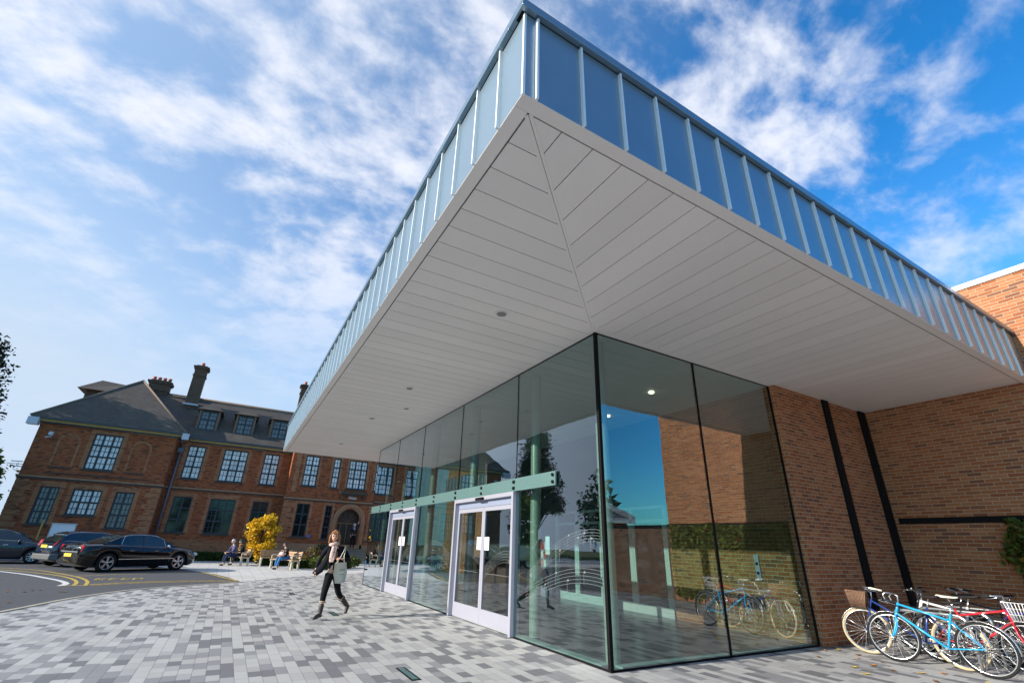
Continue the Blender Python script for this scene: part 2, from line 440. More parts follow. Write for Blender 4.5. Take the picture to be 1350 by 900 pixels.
# ------------------------------------------------------------------ MODERN BUILDING
X0, Y0, ZS = 4.80, 5.45, 4.98           # glass corner, soffit height
lib = empty('glass_fronted_building', (X0, Y0, 0), 0, 'modern building of glass and brick under a huge overhanging pale canopy with blue-grey metal edge', 'building')
cx0, cy0, cx1, cy1 = 1.33, 2.26, 13.7, 21.95
# canopy fascia panels
g = G()
zf0, zf1 = 4.975, 6.02
g.box(cx0, cx1-.002, cy0, cy0+.03, zf0, zf1)
g.box(cx0, cx0+.03, cy0+.0305, cy1, zf0, zf1)
g.box(cx0+.031, 11.8, cy1-.03, cy1-.0005, zf0, zf1)
fascia = g.build('canopy_fascia', M_zinc, lib)
g = G(); g.box(cx0+.05, cx1-.01, cy0+.05, cy1-.05, 5.9, 6.0); g.build('canopy_roof', M_cap, lib)
g = G()
zc0, zc1 = 6.03, 6.13
g.box(cx0-.055, cx1-.003, cy0-.055, cy0+.2, zc0, zc1)
g.box(cx0-.055, cx0+.2, cy0+.201, cy1+.05, zc0, zc1)
g.box(cx0-.03, cx1-.004, cy0-.004, cy0+.1, zf1+.001, zc0-.001, 1)  # black strips here and below stand in for shadow under the capping
g.box(cx0-.004, cx0+.1, cy0+.101, cy1, zf1+.001, zc0-.001, 1)
g.build('roof_edge_capping', [M_cap, M_black], lib, bevel=.006)
def seam(x, y, nx, ny):
    s = G(); d = .034
    if nx: s.box(x-d, x+.001, y-.011, y+.011, 4.965, 6.005)
    else: s.box(x-.011, x+.011, y-d, y+.001, 4.965, 6.005)
    o = s.build('standing_seam', M_seam, lib); o.parent = fascia; return o
y = 2.67
while y < 21.9: seam(cx0, y, 1, 0); y += .4935
x = 1.46
while x < 13.6: seam(x, cy0, 0, 1); x += .506
g = G(); g.box(cx0-.004, cx0+.02, cy0-.004, cy0+.02, 4.966, 6.02); o = g.build('corner_trim', M_seam, lib)
# soffit: border lip, then boards with open joints, mitre strip
g = G()
def poly(g, pts, z, t=.018, mi=0): g.prism(pts, z, z+t, mi)
lip = .135
g.box(cx0+.002, cx1-.003, cy0+.002, cy0+lip, ZS-.012, ZS+.03); g.box(cx0+.002, cx0+lip, cy0+lip+.001, cy1-.002, ZS-.012, ZS+.03)
g.build('soffit_border', M_soffit, lib, bevel=.004)
g = G(); g.box(cx0+.035, cx1-.005, cy0+.035, cy1-.04, ZS+.031, ZS+.05)
g.build('soffit_backing', M_soffgap, lib)
g = G(); J = .012
mx0, my0 = cx0+lip+.02, cy0+lip+.02          # inner start of the boards
mx1, my1 = 4.62, 5.32                         # mitre ends near glass corner
sl = (my1-my0)/(mx1-mx0)
dg = .045
x = mx0+.0
bx = mx0
while bx < cx1-.03:                          # right-hand boards run along Y
    x2 = min(bx+.363-J, cx1-.012)
    def yt(xx): return min(my0+(xx-mx0)*sl-dg, 5.318)
    if x2 > mx0+.1:
        xa = max(bx, mx0+.06)
        pl = [(xa, my0), (x2, my0), (x2, yt(x2)), (xa, yt(xa))]
        if xa < mx1 < x2: pl = [(xa, my0), (x2, my0), (x2, 5.318), (mx1+.05, 5.318), (xa, yt(xa))]
        poly(g, pl, ZS)
    bx += .363
by = my0
while by < cy1-.06:                          # left-hand boards run along X
    y2 = min(by+.352-J, cy1-.035)
    def xt(yy): return min(mx0+(yy-my0)/sl-dg, mx1-dg) if yy < my1 else cx1-.013
    if y2 > my0+.1:
        ya = max(by, my0+.06)
        if y2 <= my1: poly(g, [(mx0, ya), (xt(y2), y2)][:0] + [(mx0, ya), (xt(ya), ya), (xt(y2), y2), (mx0, y2)], ZS)
        elif ya < my1:
            poly(g, [(mx1-dg+.001, my1), (cx1-.013, my1), (cx1-.013, y2), (mx1-dg+.001, y2)], ZS)
            poly(g, [(mx0, ya), (xt(ya), ya), (mx1-dg, my1), (mx1-dg, y2), (mx0, y2)], ZS)
        else: poly(g, [(mx0, ya), (cx1-.013, ya), (cx1-.013, y2), (mx0, y2)], ZS)
    by += .352
soffit = g.build('soffit', M_soffit, lib)
g = G()
d = Vector((mx1-mx0+.1, my1-my0+.1, 0)); n = Vector((-d.y, d.x, 0)).normalized()
for off, w in ((-.0205, .036), (.0205, .036)):
    a = Vector((mx0, my0, ZS+.006)) + n*off; g.obox(a, a+d, w, .016)
g.build('mitre_strip', M_soffit, lib)
M_lampg = plain('downlight_grey', (.20,.19,.19), .5)
def downlight(x, y, r):
    s = G(); pts = [(x+r*math.cos(a*math.pi/12), y+r*math.sin(a*math.pi/12)) for a in range(24)]
    s.prism(pts, ZS-.012, ZS-.0005); s.prism([(x+(p[0]-x)*.72, y+(p[1]-y)*.72) for p in pts], ZS-.018, ZS-.0125, 1)
    o = s.build('downlight', [M_soffit, M_lampg], lib); o.parent = soffit
for x, y, r in [(3.09,5.74,.11),(3.1,10.35,.10),(3.61,12.14,.085),(3.09,13.85,.10),(3.11,18.58,.10)]: downlight(x, y, r)

# glazing
seams_y = [5.45, 8.0, 10.85, 13.74, 16.37, 19.05]
def pane(x0,x1,y0,y1,z0,z1,mat=None,name='glass_pane'):
    s = G(); s.box(x0,x1,y0,y1,z0,z1); return s.build(name, mat or M_glass, lib)
T = .012
panes = []
panes.append(pane(X0, X0+T, 5.475, 7.992, .02, ZS-.015))
panes.append(pane(X0, X0+T, 8.008, 10.842, 2.56, ZS-.015))
panes.append(pane(X0, X0+T, 10.858, 13.732, .02, ZS-.015))
panes.append(pane(X0, X0+T, 13.748, 16.362, 2.56, ZS-.015))
panes.append(pane(X0, X0+T, 16.378, 19.04, .02, ZS-.015))
panes.append(pane(X0+.03, 7.27, Y0, Y0+T, .02, ZS-.015))
panes.append(pane(7.29, 9.765, Y0, Y0+T, .02, ZS-.015))
for i in range(2): pane(X0+.03+i*2.45, X0+.03+i*2.45+2.43, 19.05, 19.05+T, .02, ZS-.015)
# frosted stave decoration on the panes: five parallel arcs with notes
def stave(pan, fn, notes, y_, z_):
    s = G()
    for k in range(5):
        pts = [fn(t, k) for t in [i/40 for i in range(41)]]
        for a, b in zip(pts[:-1], pts[1:]): s.obox(a, b, .003, .005)
    for t, k in notes:
        p = Vector(fn(t, k)); s.ell(p, (.003, .024, .018), nu=8, nv=5); s.obox(p+Vector((0,.022,0)), p+Vector((0,.022,-.18)), .003, .006)
    o = s.build('etched_stave', M_etch, lib); o.parent = pan
stave(panes[0], lambda t, k: (X0-.004, 7.55-2.0*t, 1.05+.72*math.sin(t*1.75)-k*.055*(1-.25*t)), [(.35,1),(.5,3),(.62,0),(.74,2),(.82,1),(.9,3)], 0, 0)
stave(panes[0], lambda t, k: (X0-.004, 7.6-2.08*t, .80+.42*math.sin(t*1.9)-k*.05), [(.3,2),(.45,0),(.6,3),(.8,1)], 0, 0)
stave(panes[2], lambda t, k: (X0-.004, 13.3-2.2*t, 1.2+.35*math.sin(t*3.0)-k*.07), [(.3,1),(.5,3),(.7,2)], 0, 0)
# black joints
g = G(); g.box(X0-.02, X0+.035, Y0-.02, Y0+.035, 0, ZS-.004); g.build('corner_joint', M_black, lib)
for yy in seams_y[1:]:
    z0 = 2.56 if yy in (8.0, 10.85, 13.74, 16.37) else .0
    g = G(); g.box(X0-.006, X0+.03, yy-.011, yy+.011, z0, ZS-.005); g.build('glazing_joint', M_black, lib)
for xx in (7.28,): 
    g = G(); g.box(xx-.022, xx+.022, Y0-.008, Y0+.03, 0, ZS-.005); g.build('glazing_joint', M_black, lib)
g = G()
g.box(X0-.008, X0+.03, Y0+.036, 19.06, ZS-.014, ZS-.0005); g.box(X0+.036, 9.775, Y0-.008, Y0+.03, ZS-.014, ZS-.0005)
for a, b in ((5.486, 7.98),(10.86, 13.72),(16.39, 19.03)): g.box(X0-.008, X0+.03, a, b, -.003, .018)
g.box(X0+.036, 9.775, Y0-.008, Y0+.03, -.003, .018)
g.box(9.766, 9.779, Y0-.02, Y0+.03, .019, ZS-.015)
g.build('glazing_channel', M_black, lib)
g = G(); g.box(X0+.05, X0+.22, 5.7, 19.0, .002, .028); g.box(X0+.25, 9.7, Y0+.05, Y0+.2, .002, .028)
g.build('floor_sill', plain('sill_grey_green', (.42,.47,.45), .5), lib)
# transom rail with patch fittings
g = G(); g.box(X0-.055, X0-.025, 6.6, 19.05, 2.50, 2.745)
rail = g.build('transom_rail', M_rail, lib, bevel=.004)
for yy in [6.66, 8.0, 9.42, 10.85, 12.3, 13.74, 15.05, 16.37, 17.7, 19.0]:
    for dz in (2.56, 2.68):
        s = G(); s.tube([(X0-.085, yy, dz), (X0-.02, yy, dz)], .028, 10)
        if yy in (8.0, 10.85, 13.74, 16.37): s.box(X0-.07, X0-.056, yy-.035, yy+.035, dz-.03, dz+.03)
        o = s.build('patch_fitting', M_black, lib); o.parent = rail
# sliding doors
def door(ya, yb):
    f = G(); xf = X0-.07; xb = X0+.12; w = .075
    f.box(xf, xb, ya, ya+w, 0, 2.50); f.box(xf, xb, yb-w, yb, 0, 2.50); f.box(xf, xb, ya+w, yb-w, 2.42, 2.50)
    f.box(xb-.09, xb-.01, ya+w, yb-w, 2.28, 2.4195, 1)
    fr = f.build('door_frame', [M_alu, M_alud], lib, bevel=.004)
    s = G(); m = (ya+yb)/2; s.box(xf-.05, xf-.002, m-.17, m+.17, 2.415, 2.47); o = s.build('door_sensor', M_black, lib); o.parent = fr
    xl = X0+.03
    for a, b, side in ((ya+w+.004, m-.003, 1), (m+.003, yb-w-.004, -1)):
        l = G(); st = .07
        l.box(xl, xl+.045, a, a+st, .015, 2.275); l.box(xl, xl+.045, b-st, b, .015, 2.275)
        l.box(xl, xl+.045, a+st, b-st, 2.19, 2.275); l.box(xl, xl+.045, a+st, b-st, .015, .29)
        leaf = l.build('door_leaf', M_alu, lib, bevel=.003)
        p = G(); p.box(xl+.018, xl+.028, a+st, b-st, .29, 2.19); o = p.build('door_glass', M_doorglass, lib); o.parent = leaf
        p = G(); yy = (b-st-.01) if side > 0 else (a+st+.01)
        p.box(xl+.010, xl+.014, min(yy, yy-side*.20), max(yy, yy-side*.20), 1.40, 1.66); o = p.build('notice', M_paper, lib); o.parent = leaf
        p = G(); p.box(xl+.013, xl+.016, (a+b)/2-.5, (a+b)/2+.5, .95, .957); 
        for k in range(5):
            pts = [(xl+.014, a+st+.03+(b-a-2*st-.06)*t, 1.05+(.35 if side > 0 else .5)*math.sin(1.2+t*1.9 if side > 0 else 2.6-t*1.2)-k*.05) for t in [i/16 for i in range(17)]]
            for q, r_ in zip(pts[:-1], pts[1:]): p.obox(q, r_, .003, .005)
        o = p.build('etched_stave', M_etch, lib); o.parent = leaf
door(8.0, 10.85); door(13.74, 16.37)
# columns inside
for x, y in [(5.14,5.78),(5.2,7.9),(5.2,10.8),(5.2,13.66),(5.2,16.4),(5.3,18.8)]:
    s = G(); s.tube([(x,y,.003),(x,y,ZS+.01)], .105, 24, cap=False); s.build('round_column', M_steel, lib)
# lobby
g = G(); g.box(X0+.04, 13.5, Y0+.04, 19.04, -.004, .001); g.build('lobby_floor', M_floor_in, lib)
# inner partition x = 9.8
g = G(); g.box(9.8, 10.0, 5.62, 8.7, .002, ZS-.002); g.build('inner_brick_wall', brick_new, lib)
M_plaster = plain('dark_plaster', (.10,.10,.10), .8)
g = G(); g.box(9.8, 10.0, 8.701, 19.0, 2.62, ZS-.002); g.box(9.8, 10.0, 13.6, 19.0, .002, 2.6199); g.box(13.35, 13.5, 5.62, 19.0, .002, ZS-.002); g.box(10.001, 13.349, 18.85, 19.0, .002, ZS-.002)
g.build('inner_wall', M_plaster, lib)
g = G()
for a in (8.72, 9.95, 11.2, 12.4, 13.5): g.box(9.76, 9.84, a, a+.09, .002, 2.55)
g.box(9.76, 9.84, 8.72, 13.59, 2.5501, 2.62); g.box(9.76, 9.84, 8.811, 13.5, 2.2, 2.28)
for a, b in ((8.811,9.949),(10.041,11.199),(11.291,12.399),(12.491,13.499)):
    g.box(9.765, 9.835, a, b, .002, .22)
    g.box(9.765, 9.835, a, a+.06, .2201, 2.199); g.box(9.765, 9.835, b-.06, b, .2201, 2.199)
g.build('inner_doors', plain('grey_white_frame', (.50,.53,.52), .5), lib)
pane(9.795, 9.805, 8.82, 13.5, .221, 2.54, M_doorglass, 'inner_door_glass')
g = G(); g.box(9.77, 9.799, 6.35, 6.45, 1.0, 1.5); g.box(9.755, 9.769, 6.375, 6.425, 1.12, 1.17, 1); g.box(9.755, 9.769, 6.375, 6.425, 1.3, 1.35, 1)
g.build('wall_buttons', [M_alu, M_black], lib)
g = G(); g.box(5.02, 5.024, 7.17, 7.30, 1.38, 1.68); g.build('notice', M_paper, lib)
M_lampon = newmat('lobby_lamp')[0]
b_ = M_lampon.node_tree.nodes['Principled BSDF']; b_.inputs['Emission Color'].default_value = (1, .85, .55, 1); b_.inputs['Emission Strength'].default_value = 5
for x, y in [(11.0,9.5),(11.0,11.0),(12.2,10.2),(11.6,12.6),(12.6,8.0)]:
    s = G(); s.box(x-.04, x+.04, y-.5, y+.5, 3.1, 3.13); s.build('ceiling_light', M_lampon, lib)
for x, y in [(8.0,7.2),(8.6,9.4),(7.4,11.2)]:
    s = G(); s.tube([(x,y,ZS-.03),(x,y,ZS-.001)], .06, 12); s.build('ceiling_light', M_lampon, lib)

desk = empty('reception_desk', (8.6, 15.4, 0), 0, 'dark reception desk with pale top deep inside the glazed lobby', 'desk')
g = G(); g.box(8.2,9.0,14.2,16.8,.002,1.05); g.build('front_panel', plain('dark_wood', (.08,.05,.035), .5), desk)
g = G(); g.box(8.1,9.1,14.1,16.9,1.051,1.09); g.build('desk_top', M_steel, desk)
rk = empty('leaflet_rack', (9.55, 13.95, 0), 0, 'upright rack of red, white and pink leaflets beside the inner doors', 'rack')
g = G(); g.box(9.5,9.7,13.7,14.3,.002,1.7); g.build('rack_frame', M_alud, rk)
g = G()
for i in range(5):
    for j in range(3): g.box(9.47,9.499,13.73+j*.19,13.88+j*.19,.35+i*.27,.56+i*.27,(i*2+j) % 3)
g.build('leaflet', [plain('red_leaflet', (.55,.05,.05), .5), M_paper, plain('pink_leaflet', (.6,.25,.3), .5)], rk)
# brick pier wall and big brick wall
g = G(); g.box(9.78, 13.699, 5.32, 5.60, 0, ZS-.002); g.build('brick_pier', brick_new, lib)
for a, b in ((11.66,11.90),(13.34,13.64)):
    g = G(); g.box(a, b, 5.265, 5.319, .25 if a < 12 else 0, ZS-.004)
    g.box(a-.01, b+.01, 5.25, 5.264, 1.2, 1.24); g.box(a-.01, b+.01, 5.25, 5.264, 3.6, 3.64)
    g.build('downpipe', M_blackpipe, lib, bevel=.01)
g = G(); g.box(13.7, 20, -1.2, 24.0, 0, 7.38); g.build('brick_wall', brick_new, lib)
g = G(); g.box(13.66, 20.1, -1.26, 24.06, 7.381, 7.50); g.build('coping', M_coping, lib, bevel=.006)
g = G(); g.box(13.672, 13.698, -1.2, 5.2, 2.265, 2.39); g.build('wall_band', M_blackpipe, lib)
g = G(); g.box(11.8, 13.6, 21.96, 28.3, 0, 6.6); g.build('rear_brick_wing', brick_new, lib)
g = G(); g.box(11.7, 11.79, 21.97, 28.4, 4.45, 5.35); 
for i in range(13): g.box(11.66, 11.699, 22.1+i*.5, 22.13+i*.5, 4.45, 5.33, 1)
g.build('rear_fascia', [M_zinc, M_seam], lib)

# garden wall and gabled pavilion behind the photographer (seen mirrored in the glass)
g = G(); g.box(13.74, 13.98, -9.0, -1.21, 0, 2.28); gw = g.build('garden_wall', brick_dim, None, 'low brick garden wall running on from the tall brick wall, dark band on top', 'wall')
g = G(); g.box(13.70, 14.02, -9.0, -1.27, 2.281, 2.38); o = g.build('wall_coping', M_blackpipe, gw, local=True)
pav = empty('gabled_pavilion', (17, -15, 0), 0, 'small pavilion with white gable boards beyond the garden wall, mirrored in the glass', 'building')
g = G(); g.box(11.0, 22.0, -18, -12, 0, 3.4); g.build('wall', brick_old, pav)
g = G(); g.prism([(10.6,3.2),(22.4,3.2),(16.5,5.4)], -18.5, -11.9, 0, lambda x,y,z: (x, z, y)); g.build('roof', plain('pale_roof_sheet', (.30,.34,.38), .6), pav)
g = G(); g.obox((10.5,-11.8,3.25),(16.5,-11.8,5.5),.12,.3,(0,0,1)); g.obox((16.5,-11.8,5.5),(22.5,-11.8,3.25),.12,.3,(0,0,1)); g.obox((10.5,-11.8,3.15),(22.5,-11.8,3.15),.10,.3)
g.build('barge_board', M_white, pav)
# ------------------------------------------------------------------ OLD BRICK BUILDING
OB = empty('old_brick_hall', (-4, 38, 0), 0, 'long old red brick hall with tiled hipped roofs, tall chimneys and small-paned windows', 'building')
def wall_holes(g, x0, x1, z0, z1, y, holes, rev=.14, mi=0):
    xs = sorted({x0, x1, *[h[0] for h in holes], *[h[1] for h in holes]}); zs = sorted({z0, z1, *[h[2] for h in holes], *[h[3] for h in holes]})
    for a, b in zip(xs[:-1], xs[1:]):
        for c, d in zip(zs[:-1], zs[1:]):
            mx_, mz_ = (a+b)/2, (c+d)/2
            if any(h[0] < mx_ < h[1] and h[2] < mz_ < h[3] for h in holes): continue
            g.quad((a,y,c),(b,y,c),(b,y,d),(a,y,d), mi)
    for h in holes:
        a, b, c, d = h[:4]; Y = y+rev
        g.quad((a,y,c),(a,y,d),(a,Y,d),(a,Y,c), mi); g.quad((b,y,c),(b,Y,c),(b,Y,d),(b,y,d), mi)
        g.quad((a,y,d),(b,y,d),(b,Y,d),(a,Y,d), mi); g.quad((a,y,c),(a,Y,c),(b,Y,c),(b,y,c), mi)
def window(x0, x1, z0, z1, y, nx, nz, pane_m, parent=OB, fine=True, sill=True, name='window', dark_low=False):
    """heavy navy timber frame, nx x nz lights, each light with thin glazing bars"""
    g = G(); fw = .075; yf, yb = y+.05, y+.13
    g.box(x0, x0+fw, yf, yb, z0, z1); g.box(x1-fw, x1, yf, yb, z0, z1)
    g.box(x0+fw, x1-fw, yf, yb, z0, z0+fw); g.box(x0+fw, x1-fw, yf, yb, z1-fw, z1)
    xs = [x0 + (x1-x0)*i/nx for i in range(nx+1)]
    zz = nz if isinstance(nz, list) else [i/nz for i in range(nz+1)]
    zs = [z0 + (z1-z0)*t for t in zz]
    for x in xs[1:-1]: g.box(x-.05, x+.05, yf+.003, yb-.002, z0+fw, z1-fw)
    for z in zs[1:-1]: g.box(x0+fw, x1-fw, yf+.006, yb-.004, z-.045, z+.045)
    if fine:
        for i in range(nx):
            xm = (xs[i]+xs[i+1])/2; g.box(xm-.0135, xm+.0135, yf+.03, yb-.01, z0+fw, z1-fw)
        for a, b in zip(zs[:-1], zs[1:]):
            k = 2 if (b-a) < .85 else 3
            for j in range(1, k):
                z = a+(b-a)*j/k; g.box(x0+fw, x1-fw, yf+.032, yb-.012, z-.0135, z+.0135)
    w = g.build(name, M_navy, parent)
    p = G(); p.box(x0+fw*.5, x1-fw*.5, yb-.008, yb+.006, z0+.02, z1-.02); o = p.build('pane', pane_m, OB); o.parent = w
    if sill:
        s = G(); s.box(x0-.08, x1+.08, y-.06, y+.05, z0-.10, z0-.001); o = s.build('sill', M_stone_d, OB); o.parent = w
    return w
def surround(g, x0, x1, z0, z1, y, w=.22, head=.28, keys=True):
    p = .018
    g.box(x0-w, x0-.001, y-p, y+.02, z0, z1+head); g.box(x1+.001, x1+w, y-p, y+.02, z0, z1+head); g.box(x0, x1, y-p-.004, y+.02, z1+.001, z1+head)
T3 = [0, .36, .68, 1]
# ---- wing
wy = 37.2; wx0, wx1 = -11.15, -4.27; ez = 7.42
g = G()
HW = [(-8.46,-7.03,5.0,7.17),(-9.99,-9.12,1.78,3.86),(-8.5,-7.12,2.36,3.82),(-6.47,-5.52,1.70,3.82)]
wall_holes(g, wx0, wx1, 0, ez, wy, HW)
g.quad((wx1,wy,0),(wx1,46,0),(wx1,46,ez),(wx1,wy,ez)); g.quad((wx0,wy,0),(wx0,wy,ez),(wx0,46,ez),(wx0,46,0))
g.build('wall', brick_old, OB)
window(*HW[0], wy, 3, T3, M_pane_net); window(*HW[1], wy, 2, 3, M_pane_mid); window(*HW[2], wy, 3, 2, M_pane_net); window(*HW[3], wy, 2, T3, M_pane_mid)
g = G()
for h in HW: surround(g, h[0], h[1], h[2], h[3], wy)
# blind arches
for ax in (-9.52, -5.94):
    r, w = .42, .13
    zb, zs_ = 5.05, 6.45
    g.box(ax-r-w, ax-r, wy-.03, wy+.01, zb, zs_); g.box(ax+r, ax+r+w, wy-.03, wy+.01, zb, zs_); 
    for i in range(10):
        a0, a1 = math.pi*i/10, math.pi*(i+1)/10
        q = [(ax+rr*math.cos(a), zs_+rr*math.sin(a)) for rr, a in ((r,a0),(r+w,a0),(r+w,a1),(r,a1))]
        g.prism(q, wy-.03, wy+.01, 0, lambda x,y,z: (x, z, y))
g.build('brick_dressing', brick_trim, OB)
g = G()
for ax in (-9.52, -5.94): g.box(ax-.5, ax+.5, wy-.07, wy+.01, 4.9, 4.98)
g.box(wx0+1.0, wx1-.9, wy-.05, wy+.02, 4.60, 4.66)
g.build('stone_ledge', M_stone_d, OB)
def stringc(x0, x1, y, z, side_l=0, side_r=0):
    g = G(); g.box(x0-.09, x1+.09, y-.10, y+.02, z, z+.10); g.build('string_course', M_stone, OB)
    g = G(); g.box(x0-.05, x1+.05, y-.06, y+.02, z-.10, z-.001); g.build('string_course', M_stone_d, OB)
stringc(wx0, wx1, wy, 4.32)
g = G(); g.box(wx0-.07, wx1+.07, wy-.08, wy+.02, 0, 1.12); g.box(wx0-.10, wx1+.10, wy-.11, wy+.02, 1.121, 1.20)
g.build('plinth', brick_trim, OB)
def quoins(xe, y, z0, z1, sgn, n=9, ret=0):
    g = G(); h = (z1-z0)/n
    for i in range(n):
        L = .75 if i % 2 else .55
        a, b = (xe-.012, xe+L) if sgn > 0 else (xe-L, xe+.012)
        g.box(a, b, y-.035, y+.30, z0+i*h+.03, z0+(i+1)*h-.001)
    g.build('quoin', brick_trim, OB)
quoins(wx0, wy, 1.21, 4.2, 1); quoins(wx1, wy, 1.21, 4.2, -1)
# cornice + gutter + roof
def eaves(x0, x1, y0, y1, z, ov=.42, left=True, right=True):
    g = G(); xa = x0-(ov if left else 0); xb = x1+(ov if right else 0)
    g.box(xa+.10, xb-.10, y0-ov+.12, y1, z-.02, z+.10); g.build('eaves_board', M_cornice, OB)
    g = G(); g.box(xa, xb, y0-ov-.02, y1, z+.101, z+.24); g.box(xa+.16, xb-.16, y0-ov+.2, y1, z-.09, z-.021); g.build('gutter', M_gutter, OB)
eaves(wx0, wx1, wy, 46, ez+.12)
def hiproof(name, x0, x1, y0, ze, px, py, pz, yend):
    g = G(); A=(x0,y0,ze); B=(x1,y0,ze); P=(px,py,pz); Q=(px,yend,pz)
    g.tri(A, B, P); g.quad(B, (x1,yend,ze), Q, P); g.quad(A, P, Q, (x0,yend,ze))
    r = g.build(name, M_tile, OB)
    g = G(); g.tube([A, P], .07, 6); g.tube([B, P], .07, 6); g.tube([P, Q], .09, 6)
    o = g.build('ridge_tiles', plain('ridge_tile', (.19,.14,.11), .8, 0., .3, 4.), OB); o.parent = r
    return r
hiproof('roof', wx0-.45, wx1+.45, wy-.45, ez+.36, -7.73, 40.6, 11.8, 47)
# small hipped block behind on the left slope
g = G(); g.box(-11.3, -9.2, 43.2, 45.6, 7.8, 11.15); g.build('stair_turret', brick_dim, OB)
g = G(); a = [(-11.75,42.8,11.15),(-8.9,42.8,11.15),(-8.9,46,11.15),(-11.75,46,11.15)]; r1=(-10.9,44.4,12.3); r2_=(-9.2,44.4,12.2)
g.quad(a[0],a[1],r2_,r1); g.tri(a[1],a[2],r2_); g.quad(a[2],a[3],r1,r2_); g.tri(a[3],a[0],r1); g.quad(*a[::-1]); g.build('turret_roof', M_tile, OB)
# ---- main range
my = 38.4; f_x0, f_x1 = wx1, 3.1; ezm = 7.42
MW = [(-3.58,-2.55,5.04,7.26),(-1.40,.11,5.04,7.26),(1.20,2.22,5.04,7.26),(-3.58,-2.52,1.62,3.86),(-1.46,.06,1.60,3.86),(1.14,2.15,1.68,3.86)]
g = G(); wall_holes(g, f_x0, f_x1, 0, ezm, my, MW); g.build('wall', brick_old, OB)
for i, h in enumerate(MW): window(*h, my, 3 if i % 3 == 1 else 2, T3, M_pane_net if i < 3 else M_pane_dark, fine=i < 3 or i == 4)
g = G()
for h in MW: surround(g, *h, my)
g.build('brick_dressing', brick_trim, OB)
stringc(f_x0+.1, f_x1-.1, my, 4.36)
g = G(); g.box(f_x0, f_x1, my-.08, my+.02, 0, 1.12); g.box(f_x0, f_x1, my-.11, my+.02, 1.121, 1.20); g.build('plinth', brick_trim, OB)
eaves(f_x0+.55, 12.0, my, 40, ezm+.12, left=False, right=False)
g = G(); e0 = (-6.8, my-.42, ezm+.36); e1 = (14, my-.42, ezm+.36); q1 = (14, 42.5, 11.5); q0 = (-6.8, 42.5, 11.5)
g.quad(e0, e1, q1, q0); g.quad(q0, q1, (14, 47, ezm+.36), (-6.8, 47, ezm+.36)); mr_ = g.build('roof', M_tile, OB)
g = G(); g.tube([(-6.4,42.5,11.52),(14,42.5,11.52)], .12, 6); g.box(-6.3, 14, 42.3, 42.7, 11.2, 11.45); o = g.build('ridge_tiles', MC['ridge_tile'], OB); o.parent = mr_
# dormers
M_dorm = plain('dormer_cheek', (.20,.13,.085), .8, 0., .3, 4.)
for x in (-2.98, -.60, 1.78):
    g = G(); y = 38.95
    g.box(x-.66, x-.52, y, y+2.6, 8.35, 9.98); g.box(x+.52, x+.66, y, y+2.6, 8.35, 9.98); g.box(x-.52, x+.52, y+.15, y+2.6, 8.35, 9.98)
    dm = g.build('dormer', M_dorm, OB)
    w = window(x-.515, x+.515, 8.53, 9.90, y-.06, 2, [0,.55,1], M_pane_mid, fine=True, sill=False); w.parent = dm
    for c in kids(w): bpy.data.objects.remove(c)
    p = G(); p.box(x-.48, x+.48, y+.062, y+.076, 8.56, 9.87); o = p.build('dormer_pane', M_pane_mid, OB); o.parent = dm
    g = G(); zb = 9.98; A=(x-.82,y-.2,zb); B=(x+.82,y-.2,zb); P=(x,y+.55,zb+.72); Q=(x,y+2.3,zb+.72)
    g.tri(A,B,P); g.quad(B,(x+.82,y+2.3,zb),Q,P); g.quad(A,P,Q,(x-.82,y+2.3,zb)); g.quad(A,(x-.82,y+2.3,zb),(x+.82,y+2.3,zb),B)
    o = g.build('dormer_roof', M_tile, OB); o.parent = dm
    g = G(); g.box(x-.68, x+.68, y-.16, y+.02, 8.35, 8.44); o = g.build('lead_flashing', M_lead, OB); o.parent = dm
# chimneys
def chimney(x0, x1, y0, y1, z0, z1, pots, row='x'):
    g = G(); g.box(x0, x1, y0, y1, z0, z1); g.box(x0-.05, x1+.05, y0-.05, y1+.05, z1-.55, z1-.47)
    g.box(x0-.08, x1+.08, y0-.08, y1+.08, z1+.001, z1+.10); g.box(x0-.13, x1+.13, y0-.13, y1+.13, z1+.101, z1+.22); g.box(x0+.05, x1-.05, y0+.05, y1-.05, z1+.221, z1+.33)
    c = g.build('chimney', brick_dim, OB)
    for i in range(pots):
        t = (i+.5)/pots; x = x0+(x1-x0)*t
        s = G(); s.tube([(x,(y0+y1)/2,z1+.30),(x,(y0+y1)/2,z1+.42),(x,(y0+y1)/2,z1+.62)], [.13,.115,.125], 10); o = s.build('chimney_pot', M_pot, OB); o.parent = c
    return c
chimney(-7.68, -6.35, 42.3, 43.2, 10.4, 12.2, 4)
chimney(-4.95, -4.15, 41.0, 41.8, 9.5, 13.55, 1)
g = G(); g.box(-5.05, -4.05, 40.9, 40.99, 10.62, 10.74); g.build('lead_flashing', M_lead, OB)
chimney(2.95, 3.55, 42.6, 43.2, 10.4, 14.0, 1)
# rainwater pipe in the corner, hopper
g = G(); g.tube([(-3.98,38.3,1.0),(-3.98,38.3,7.3)], .06, 8); g.tube([(-4.0,38.3,7.3),(-4.22,38.0,7.6)], .06, 8); g.box(-4.16,-3.84,38.2,38.36,6.7,7.0)
g.box(-4.06,-3.9,38.3,38.38,2.0,2.06); g.box(-4.06,-3.9,38.3,38.38,4.0,4.06); g.build('rainwater_pipe', plain('grey_pipe', (.12,.14,.19), .5), OB)
g = G(); g.box(-4.0,-3.62,36.75,37.1,7.35,7.75); g.build('gutter_end', M_lead, OB)
g = G(); g.box(wx0-.5,wx0+.0,36.7,37.1,7.25,7.68); g.build('gutter_end', M_lead, OB)
g = G(); g.box(-10.55,-10.35,36.95,37.15,6.75,6.95); g.obox((-10.45,37.18,6.7),(-10.6,36.9,6.6),.08,.08); g.build('wall_lamp', M_lead, OB)
